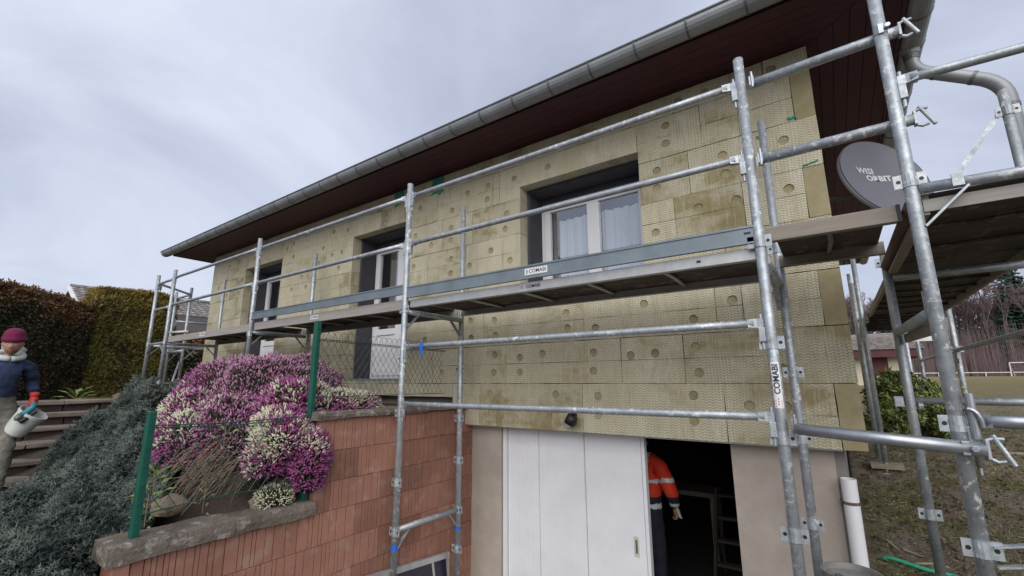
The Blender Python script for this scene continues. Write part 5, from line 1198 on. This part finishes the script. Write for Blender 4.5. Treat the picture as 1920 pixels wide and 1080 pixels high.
def bare_mesh(seed):
    r_ = random.Random(seed); m_ = MB(); tips = []
    def br(p, d, L, rad, lev):
        q = p + d * L; m_.tube([p, (p + q) / 2 + Vector((r_.uniform(-1, 1), r_.uniform(-1, 1), 0)) * L * .05, q], [rad, rad * .8, rad * .6], 3, cap=False)
        if lev == 0: return
        for i in range(4 if lev > 1 else 5):
            t = r_.uniform(.35, 1); a = r_.uniform(0, 6.28); up = r_.uniform(.5, 1.1); nd = (d * .6 + Vector((math.cos(a), math.sin(a), up)) * .7).normalized()
            br(p + (q - p) * t, nd, L * r_.uniform(.45, .65), max(rad * .5, .0024), lev - 1)
    br(Vector((0, 0, .30)), Vector((0, 0, 1)), .38, .0065, 4)
    return m_.obj('crown', 'bare')
def trunk_mesh(mat, r_): return MB().tube([(0, 0, -.02), (.003, 0, .5), (0, 0, .95)], [r_, r_ * .6, r_ * .15], 7).obj('trunk', mat)
con = [conifer_mesh(i) for i in range(3)]; bar_ = [bare_mesh(i + 20) for i in range(4)]; tk = trunk_mesh('bark', .012); tkb = trunk_mesh('birch', .010)
def tree(kind, x, y, h, rz, label, grp, pale=False):
    root = thing('spruce_tree' if kind == 'c' else 'bare_tree', (x, y, bank_z(1, y) - .1), label, 'tree', grp)
    for src, nm in (((random.choice(con) if kind == 'c' else random.choice(bar_)), 'crown'), ((tkb if pale else tk), 'trunk')):
        o = bpy.data.objects.new(nm, src.data); COL.objects.link(o); o.parent = root
        w_ = (.85 if kind == 'c' else .8); o.scale = (h * w_, h * w_, h); o.rotation_euler = (0, 0, rz)
random.seed(5)
for i, (x, y, h) in enumerate([(19.5, 92 + 10, 19), (22.5, 108, 22), (26, 104, 20), (24, 118, 25), (30, 112, 24), (34, 106, 22), (20.8, 112, 18.5), (28, 99, 17)]): tree('c', x + 5.0, y + 6, h, random.uniform(0, 6), 'dark green spruce at the right of the far wood', 'spruces of the far wood')
for i in range(24): tree('c', -6 + i * 1.6 + random.uniform(-.8, .8), 138 + random.uniform(0, 10), 18 + random.uniform(-1.5, 2), random.uniform(0, 6), 'spruce top showing behind the bare trees of the far wood', 'back spruces of the far wood')
for i in range(84): tree('b', -8 + i * .42 + random.uniform(-.6, .6), 104 + random.uniform(0, 22), 15.5 + random.uniform(-2.5, 2), random.uniform(0, 6), 'leafless reddish-brown tree of the far wood', 'bare trees of the far wood', i % 6 == 2)
for o in con + bar_ + [tk, tkb]: bpy.data.objects.remove(o)
uw = MB(); 
for i in range(9000):
    x = random.uniform(-14, 40); y = random.uniform(99, 126); z = bank_z(1, y); h = random.uniform(1.2, 9.0); uw.tube([(x, y, z), (x + random.uniform(-.5, .5), y, z + h)], [.03, .008], 3, cap=False)
tag(uw.obj('undergrowth', 'bare'), 'brown leafless undergrowth along the far wood edge', 'undergrowth', kind='stuff')
# ------------------------------------------------------------------ grass on the bank
n_ = 26000; xs = rng.uniform(.12, 4.2, n_); ys = 2.6 + 17 * rng.uniform(0, 1, n_) ** 1.5; keep = np.array([mnoise.noise((x * 1.3, y * 1.3, 3.)) + .35 * mnoise.noise((x * 5, y * 5, 1.)) > (.05 if x < 1.3 and y < 9 else -.15) for x, y in zip(xs, ys)]); xs, ys = xs[keep], ys[keep]
P = np.array([(x, y, gz(x, y) - .005) for x, y in zip(xs, ys)]); D = rng.normal(size=P.shape) * .75 + np.array((0, 0, 1.0))
GT = (np.array([(-.05, 0, 0), (.05, 0, 0), (.03, .05, .55), (0, .16, 1.0)]), np.array([(0, 1, 2), (0, 2, 3)]))
V_, F_ = scatter(*GT, P, frames(D), rng.uniform(.025, .065, len(P))); tag(np_obj('grass', V_, F_, ['grass', 'stick'], np.repeat((rng.uniform(size=len(P)) < .12).astype(int), 2)), 'short mossy grass and straw on the muddy bank', 'grass', kind='stuff')
n_ = 75000; xs = rng.uniform(.06, 3.0, n_); ys = 2.6 + 8.5 * rng.uniform(0, 1, n_) ** 1.25
P = np.array([(x, y, gz(x, y) + .002) for x, y in zip(xs, ys)]); D = rng.normal(size=P.shape) * (1.0, 1.0, .10) + np.array((.25, -.3, .22))
tone = vnoise(P, 1.6, 5.) + .6 * vnoise(P, 5.0, 2.) + rng.normal(size=len(P)) * .28
keep = tone > -.42; P, D, tone = P[keep], D[keep], tone[keep]
V_, F_ = scatter(*GT, P, frames(D), rng.uniform(.02, .06, len(P))); tag(np_obj('trampled_straw', V_, F_, ['dead_grass', 'grass', 'stick', 'ground'], np.repeat(np.where(tone > .34, 1, np.where(tone > .10, 0, np.where(rng.uniform(size=len(P)) < .16, 2, 3))), 2)), 'matted dead grass trodden into the mud beside the gable', 'straw', kind='stuff')
n_ = 9000; xs = rng.uniform(.1, 2.4, n_); ys = rng.uniform(2.6, 12, n_); CL = spindle(5, .55, .5)
P = np.array([(x, y, gz(x, y) - .004) for x, y in zip(xs, ys)]); V_, F_ = scatter(*CL, P, frames(rng.normal(size=P.shape) + np.array((0, 0, .5))), rng.uniform(.008, .035, len(P))); tag(np_obj('mud_clods', V_, F_, ['ground', 'soil'], np.repeat((rng.uniform(size=len(P)) < .12).astype(int), len(CL[1]))), 'loose mud clods scattered over the trampled bank', 'mud', kind='stuff')

# ------------------------------------------------------------------ people
def skin_body(joints, edges, sub=3):
    names = list(joints); me = bpy.data.meshes.new('sk'); me.from_pydata([joints[n][0] for n in names], [(names.index(a), names.index(b)) for a, b in edges], [])
    o = bpy.data.objects.new('sk', me); COL.objects.link(o); o.modifiers.new('s', 'SKIN'); sv = me.skin_vertices[0].data
    for i, n in enumerate(names):
        r_ = joints[n][1]; sv[i].radius = r_ if isinstance(r_, tuple) else (r_, r_); sv[i].use_root = (i == 0)
    sb = o.modifiers.new('u', 'SUBSURF'); sb.levels = sub; sb.render_levels = sub
    dg = bpy.context.evaluated_depsgraph_get(); m2 = bpy.data.meshes.new_from_object(o.evaluated_get(dg)); V_ = np.array([v.co for v in m2.vertices]); F_ = [tuple(p.vertices) for p in m2.polygons]
    bpy.data.objects.remove(o); return V_, F_
def head_mesh(c, yaw, tilt, s=1.0):
    nu, nv = 28, 20; vv = []; ff = []; rot = Matrix.Rotation(yaw, 3, 'Z') @ Matrix.Rotation(tilt, 3, 'Y')
    for j in range(nv + 1):
        th = math.pi * j / nv
        for i in range(nu):
            ph = 2 * math.pi * i / nu; x, y, z = math.sin(th) * math.cos(ph), math.sin(th) * math.sin(ph), math.cos(th)
            w = .076 * (1 - .30 * max(0, -z) ** 1.3); d = .096 * (1 - .18 * max(0, -z)); q = Vector((x * d, y * w, z * .118))
            f_ = max(0, x); ay = abs(y)
            if x > 0:
                q.x += .026 * math.exp(-((z + .12) / .16) ** 2) * math.exp(-(y / .17) ** 2) * f_        # nose
                q.x -= .012 * math.exp(-((z - .12) / .10) ** 2) * math.exp(-((ay - .38) / .16) ** 2)     # eye sockets
                q.x += .006 * math.exp(-((z - .30) / .10) ** 2) * f_                                     # brow
                q.x += .010 * math.exp(-((z + .52) / .10) ** 2) * math.exp(-(y / .3) ** 2) * f_          # lips
                q.x += .014 * math.exp(-((z + .86) / .14) ** 2) * math.exp(-(y / .4) ** 2)               # chin
            if ay > .8: q.y += math.copysign(.016 * math.exp(-((z + .02) / .2) ** 2) * math.exp(-((x + .1) / .18) ** 2), y)
            vv.append(tuple(Vector(c) + rot @ (q * s)))
    ff = [(j * nu + i, (j + 1) * nu + i, (j + 1) * nu + (i + 1) % nu, j * nu + (i + 1) % nu) for j in range(nv) for i in range(nu)]
    loc = [(math.sin(math.pi * (j + .5) / nv) * math.cos(2 * math.pi * (i + .5) / nu), math.sin(math.pi * (j + .5) / nv) * math.sin(2 * math.pi * (i + .5) / nu), math.cos(math.pi * (j + .5) / nv)) for j in range(nv) for i in range(nu)]
    return vv, ff, loc, rot
def hand(mb, wrist, down, side, fwd, s=1.0, curl=1.0, mi=0):      # palm + 4 curled fingers + thumb
    w = Vector(wrist); dn = Vector(down).normalized(); sd_ = Vector(side).normalized(); fw = Vector(fwd).normalized()
    mb.tube([w - dn * .02 * s, w + dn * .03 * s, w + dn * .075 * s, w + dn * .09 * s], [.026 * s, .036 * s, .038 * s, .026 * s], 10, mi)
    for k, L in enumerate((.066, .075, .070, .055)):
        b = w + dn * .082 * s + fw * (.030 - .020 * k) * s
        pts = [b - dn * .02 * s, b + dn * L * .40 * s, b + dn * L * .62 * s + sd_ * L * .38 * s * curl, b + dn * L * .38 * s + sd_ * L * .72 * s * curl]
        mb.tube(pts, [.0105 * s, .0100 * s, .0095 * s, .0075 * s], 8, mi)
    b = w + dn * .03 * s + fw * .034 * s; mb.tube([b, b + (fw * .022 + dn * .022 + sd_ * .012) * s, b + (fw * .020 + dn * .05 + sd_ * .036) * s], [.013 * s, .0115 * s, .008 * s], 8, mi)

PX, PY = -7.28, .85
def L3(x, y, z): return (PX + x, PY + y, z)
wk = thing('person', (PX, PY, 1.14), 'worker in burgundy beanie and navy jacket walking down the stone steps with a bucket', 'person', 'people at work')
J = {'pelvis': (L3(-.03, 0, 2.07), (.125, .17)), 'waist': (L3(0, 0, 2.22), (.115, .165)), 'chest': (L3(.06, 0, 2.42), (.125, .185)), 'neckb': (L3(.10, 0, 2.575), (.075, .085)), 'neck': (L3(.13, 0, 2.645), .055),
     'shl': (L3(.08, .160, 2.525), .072), 'ell': (L3(.0, .225, 2.345), .058), 'wrl': (L3(.10, .240, 2.235), .044), 'shr': (L3(.08, -.165, 2.525), .078), 'elr': (L3(-.02, -.25, 2.32), .064), 'wrr': (L3(.12, -.22, 2.12), .042),
     'hipl': (L3(-.02, .095, 2.02), .105), 'knl': (L3(.13, .11, 1.63), .072), 'anl': (L3(.05, .11, 1.24), .048), 'tol': (L3(.20, .12, 1.185), .040), 'hipr': (L3(-.04, -.095, 2.02), .105), 'knr': (L3(.03, -.10, 1.70), .072), 'anr': (L3(-.20, -.10, 1.39), .048), 'tor': (L3(-.06, -.10, 1.345), .040)}
E_ = [('pelvis', 'waist'), ('waist', 'chest'), ('chest', 'neckb'), ('neckb', 'neck'), ('neckb', 'shl'), ('shl', 'ell'), ('ell', 'wrl'), ('neckb', 'shr'), ('shr', 'elr'), ('elr', 'wrr'), ('pelvis', 'hipl'), ('hipl', 'knl'), ('knl', 'anl'), ('anl', 'tol'), ('pelvis', 'hipr'), ('hipr', 'knr'), ('knr', 'anr'), ('anr', 'tor')]
V_, F_ = skin_body(J, E_, 3)
mb = MB(); C_ = [np.mean(V_[list(f)], axis=0) - np.array((PX, PY, 0)) for f in F_]
for k in range(len(V_)):            # cloth folds
    p = V_[k]; V_[k] = p + .016 * np.array(mnoise.noise_vector((p[0] * 7, p[1] * 7, p[2] * 16))) + .006 * np.array(mnoise.noise_vector((p[0] * 22, p[1] * 22, p[2] * 30)))
def cls1(c):
    if c[2] > 2.625: return 2
    if c[2] > 2.215 or (abs(c[1]) > .19 and c[2] > 2.09): return 0
    if c[2] < 1.42 and (c[0] > -.08 and c[2] < 1.27 or c[0] <= -.02): return 3
    return 1
mb.add([tuple(v) for v in V_], []); mb.f += F_; mb.mi += [cls1(c) for c in C_]
hc = L3(.175, -.005, 2.755); hv, hf, hl, hrot = head_mesh(hc, R(-14), R(12))
mb.add(hv, hf); mb.mi = mb.mi[:-len(hf)] + [4 if (l[0] > .05 and l[2] < -.42 and not (abs(l[1]) < .26 and -.60 < l[2] < -.46)) else 2 for l in hl]
mb.obj('body', ['navy', 'trouser', 'skin', 'black', 'beard'], wk, smooth=True)
hp_ = lambda x, y, z: tuple(Vector(hc) + hrot @ Vector((x, y, z)))
for s in (-1, 1):
    MB().lathe([(0, -.009), (.008, -.005), (.0095, 0), (.008, .005), (0, .009)], hp_(.080, s * .030, .010), 10).obj('eye', 'print_white', wk, smooth=True); MB().lathe([(0, -.004), (.005, 0), (0, .004)], hp_(.0885, s * .030, .008), 8).obj('iris', 'hair', wk)
    MB().tube([hp_(.089, s * .014, .030), hp_(.090, s * .032, .036), hp_(.080, s * .052, .028)], .0045, 6).obj('eyebrow', 'beard', wk)
m_ = MB(); vv = []; nu = 32; prof = [(1.0, .030), (1.12, .034), (1.13, .075), (1.06, .080), (1.04, .105), (.90, .138), (.62, .160), (.28, .168), (.02, .169)]
for i_, (k_, z) in enumerate(prof):
    for i in range(nu):
        a = 2 * math.pi * i / nu; rb = 1 + (.012 * (i % 2)); vv.append(hp_(.0985 * k_ * rb * math.cos(a) - .006 - .1 * (z - .03), .080 * k_ * rb * math.sin(a), z + (-.025 if math.cos(a) < -.2 and i_ < 4 else 0)))
m_.add(vv, [(j * nu + i, j * nu + (i + 1) % nu, (j + 1) * nu + (i + 1) % nu, (j + 1) * nu + i) for j in range(len(prof) - 1) for i in range(nu)]); m_.obj('beanie', 'beanie', wk, smooth=True)
hd = [(.10 + .085 * math.cos(a) * 1.05, .098 * math.sin(a), 2.635 + .035 * -math.cos(a)) for a in [2 * math.pi * i / 20 for i in range(21)]]
MB().tube([L3(*p) for p in hd], [.030 + .012 * max(0, -math.cos(2 * math.pi * i / 20)) for i in range(21)], 10).obj('hood', 'fleece', wk, smooth=True)
MB().tube([L3(.035, .075, 2.66), L3(.005, .10, 2.70), L3(.0, .06, 2.73), L3(-.005, 0, 2.735), L3(.0, -.06, 2.73)], [.03, .036, .036, .036, .03], 10).obj('hood', 'fleece', wk, smooth=True)
MB().bar(L3(.195, 0, 2.575), L3(.175, 0, 2.42), .010, .004, up=(1, 0, 0)).obj('zip', 'zinc_dark', wk); MB().tube([L3(-.005 + .105 * math.cos(a), .148 * math.sin(a), 2.222) for a in [2 * math.pi * i / 24 for i in range(25)]], .012, 8).obj('jacket_hem', 'navy', wk, smooth=True)
m_ = MB(); hand(m_, L3(.105, .246, 2.205), (.10, .02, -1), (-.2, -1, 0), (1, 0, -.1), 1.0); m_.tube([L3(.095, .245, 2.245), L3(.105, .246, 2.20)], [.040, .036], 12).obj('glove', 'red_glove', wk, smooth=True)
m_ = MB(); hand(m_, L3(.125, -.22, 2.10), (.15, 0, -1), (-.2, 1, 0), (1, 0, -.1), 1.0); m_.obj('glove', 'red_glove', wk, smooth=True)

bk = thing('bucket', L3(.12, .18, 1.83), 'tilted white plastic bucket hanging from the worker hand', 'bucket')
Ab, At = Vector(L3(.06, .150, 1.835)), Vector(L3(.15, .262, 2.040)); axd = (At - Ab); Lb = axd.length; rotb = axd.normalized().to_track_quat('Z', 'Y').to_matrix()
MB().lathe([(0, 0), (.095, 0), (.100, .01), (.122, Lb - .03), (.130, Lb - .03), (.132, Lb), (.122, Lb), (.118, Lb - .03), (.096, .02), (0, .02)], Ab, 32, mat=rotb).obj('pail', 'bucket', bk, smooth=False)
hgp = [Ab + rotb @ Vector((.132 * math.cos(a), 0, Lb - .015)) + (Vector(L3(.125, .250, 2.115)) - At) * math.sin(a) * 1.0 for a in [math.pi * i / 14 for i in range(15)]]
MB().tube(hgp, .0035, 6).obj('handle', 'zinc', bk)
tool = thing('power_tool', L3(.13, .20, 2.0), 'turquoise hand tool lying across the mouth of the white bucket', 'tool')
MB().tube([L3(.20, .245, 2.145), L3(.215, .232, 2.09), L3(.225, .195, 2.045), L3(.225, .155, 2.025)], [.022, .030, .033, .027], 14).obj('tool_body', 'teal', tool, smooth=True)
MB().tube([L3(.225, .155, 2.025), L3(.24, .135, 1.99), L3(.24, .13, 1.965)], [.026, .030, .022], 14).obj('gear_head', 'zinc_dark', tool, smooth=True); MB().tube([L3(.236, .145, 1.975), L3(.246, .16, 1.955), L3(.246, .215, 1.995), L3(.236, .27, 2.05)], [.012, .03, .014, .01], 10).obj('side_handle', 'black', tool, smooth=True)

GXp, GYp = -1.80, 4.92
def G3(x, y, z): return (GXp + x, GYp + y, z)
gw = thing('person', (GXp, GYp, 0), 'worker in orange hi-vis jacket seen from behind inside the dark garage', 'person', 'people at work')
J = {'pelvis': (G3(0, .0, .96), (.17, .13)), 'waist': (G3(0, 0, 1.10), (.185, .135)), 'chest': (G3(0, .02, 1.36), (.205, .14)), 'neckb': (G3(0, .04, 1.545), (.09, .08)), 'neck': (G3(0, .06, 1.61), .058),
     'shr': (G3(.185, .03, 1.475), .085), 'elr': (G3(.285, .0, 1.235), .070), 'wrr': (G3(.285, .12, 1.075), .052), 'shl': (G3(-.185, .03, 1.475), .085), 'ell': (G3(-.27, .0, 1.22), .070), 'wrl': (G3(-.24, .14, 1.06), .05),
     'hipr': (G3(.10, 0, .90), .105), 'knr': (G3(.115, .03, .50), .075), 'anr': (G3(.12, -.03, .10), .052), 'tor': (G3(.13, .12, .045), .042), 'hipl': (G3(-.10, 0, .90), .105), 'knl': (G3(-.115, .04, .50), .075), 'anl': (G3(-.12, 0, .10), .052), 'tol': (G3(-.13, .15, .045), .042)}
E_ = [(a, b) for a, b in [('pelvis', 'waist'), ('waist', 'chest'), ('chest', 'neckb'), ('neckb', 'neck'), ('neckb', 'shl'), ('shl', 'ell'), ('ell', 'wrl'), ('neckb', 'shr'), ('shr', 'elr'), ('elr', 'wrr'), ('pelvis', 'hipl'), ('hipl', 'knl'), ('knl', 'anl'), ('anl', 'tol'), ('pelvis', 'hipr'), ('hipr', 'knr'), ('knr', 'anr'), ('anr', 'tor')]]
V_, F_ = skin_body(J, E_, 4)
for k in range(len(V_)):
    p = V_[k]; V_[k] = p + .010 * np.array(mnoise.noise_vector((p[0] * 8, p[1] * 8, p[2] * 13)))
def cls2(c):
    x, y, z = c; arm = abs(x) > .215
    if z > 1.60: return 3
    if arm and z > .98:
        if 1.335 < z < 1.375: return 2
        if z > 1.195: return 0
        if 1.09 < z < 1.125: return 2
        return 1
    if z > 1.02:
        if 1.075 < z < 1.12: return 2
        if z < 1.185: return 1
        if 1.315 < z < 1.355: return 2
        if z > 1.355 and .045 < abs(x) < .085: return 2
        return 0
    return 4 if z > .12 else 5
mb = MB(); mb.add([tuple(v) for v in V_], []); mb.f += F_; mb.mi += [cls2(np.mean(V_[list(f)], axis=0) - np.array((GXp, GYp, 0))) for f in F_]
hc = G3(-.03, .10, 1.715); hv, hf, hl, hrot = head_mesh(hc, R(100), R(18)); mb.add(hv, hf); mb.mi = mb.mi[:-len(hf)] + [3] * len(hf)
mb.obj('body', ['orange', 'dnavy', 'reflect', 'skin', 'dnavy', 'black'], gw, smooth=True)
m_ = MB(); vv = []
for i_, (k_, z) in enumerate([(1.02, -.03), (1.08, .03), (1.03, .08), (.75, .115), (.35, .128), (.02, .130)]):
    for i in range(24): a = 2 * math.pi * i / 24; vv.append(tuple(Vector(hc) + hrot @ Vector((.098 * k_ * math.cos(a) - .012, .080 * k_ * math.sin(a), z + (.05 if math.cos(a) > .3 and i_ == 0 else 0)))))
m_.add(vv, [(j * 24 + i, j * 24 + (i + 1) % 24, (j + 1) * 24 + (i + 1) % 24, (j + 1) * 24 + i) for j in range(5) for i in range(24)]); m_.obj('hair', 'hair', gw, smooth=True)
m_ = MB(); hand(m_, G3(.285, .125, 1.065), (.0, .35, -1), (-1, .2, 0), (0, 1, .2)); m_.obj('hand', 'skin', gw, smooth=True)
m_ = MB(); hand(m_, G3(-.24, .145, 1.05), (.0, .35, -1), (1, .2, 0), (0, 1, .2)); m_.obj('hand', 'skin', gw, smooth=True)
MB().add([G3(.33, -.03, 1.12), G3(.36, -.04, 1.09), G3(.385, -.03, 1.01), G3(.355, -.02, 1.015), G3(.33, -.024, 1.12), G3(.36, -.034, 1.09), G3(.385, -.024, 1.01), G3(.355, -.014, 1.015)], [(0, 1, 2, 3), (7, 6, 5, 4), (0, 4, 5, 1), (1, 5, 6, 2), (2, 6, 7, 3), (3, 7, 4, 0)]).obj('cuff_tape', 'reflect', gw)
# things dimly seen in the garage
lad = thing('step_ladder', (-1.2, 6.1, 0), 'grey step ladder standing in the dark garage', 'ladder')
for x in (-1.42, -1.05): MB().bar((x, 6.0, .02), (x + .05, 6.25, 1.05), .03, .05).obj('stile', 'bark', lad); MB().bar((x, 6.6, .02), (x + .05, 6.28, 1.05), .03, .04).obj('stile', 'bark', lad)
for i in range(4): MB().box(-1.40 + .012 * i, -1.05 + .012 * i, 6.0 + .06 * (i + 1), 6.10 + .06 * (i + 1), .24 * (i + 1), .24 * (i + 1) + .03).obj('rung', 'bark', lad)
bn = thing('workbench', (-2.1, 7, 0), 'dim wooden workbench at the back of the dark garage', 'bench')
MB().box(-2.6, -1.5, 6.8, 7.3, .80, .86).obj('bench_top', 'deck_top', bn)
for x in (-2.55, -1.6):
    for y in (6.85, 7.2): MB().box(x, x + .06, y, y + .06, 0, .80).obj('leg', 'deck_top', bn)
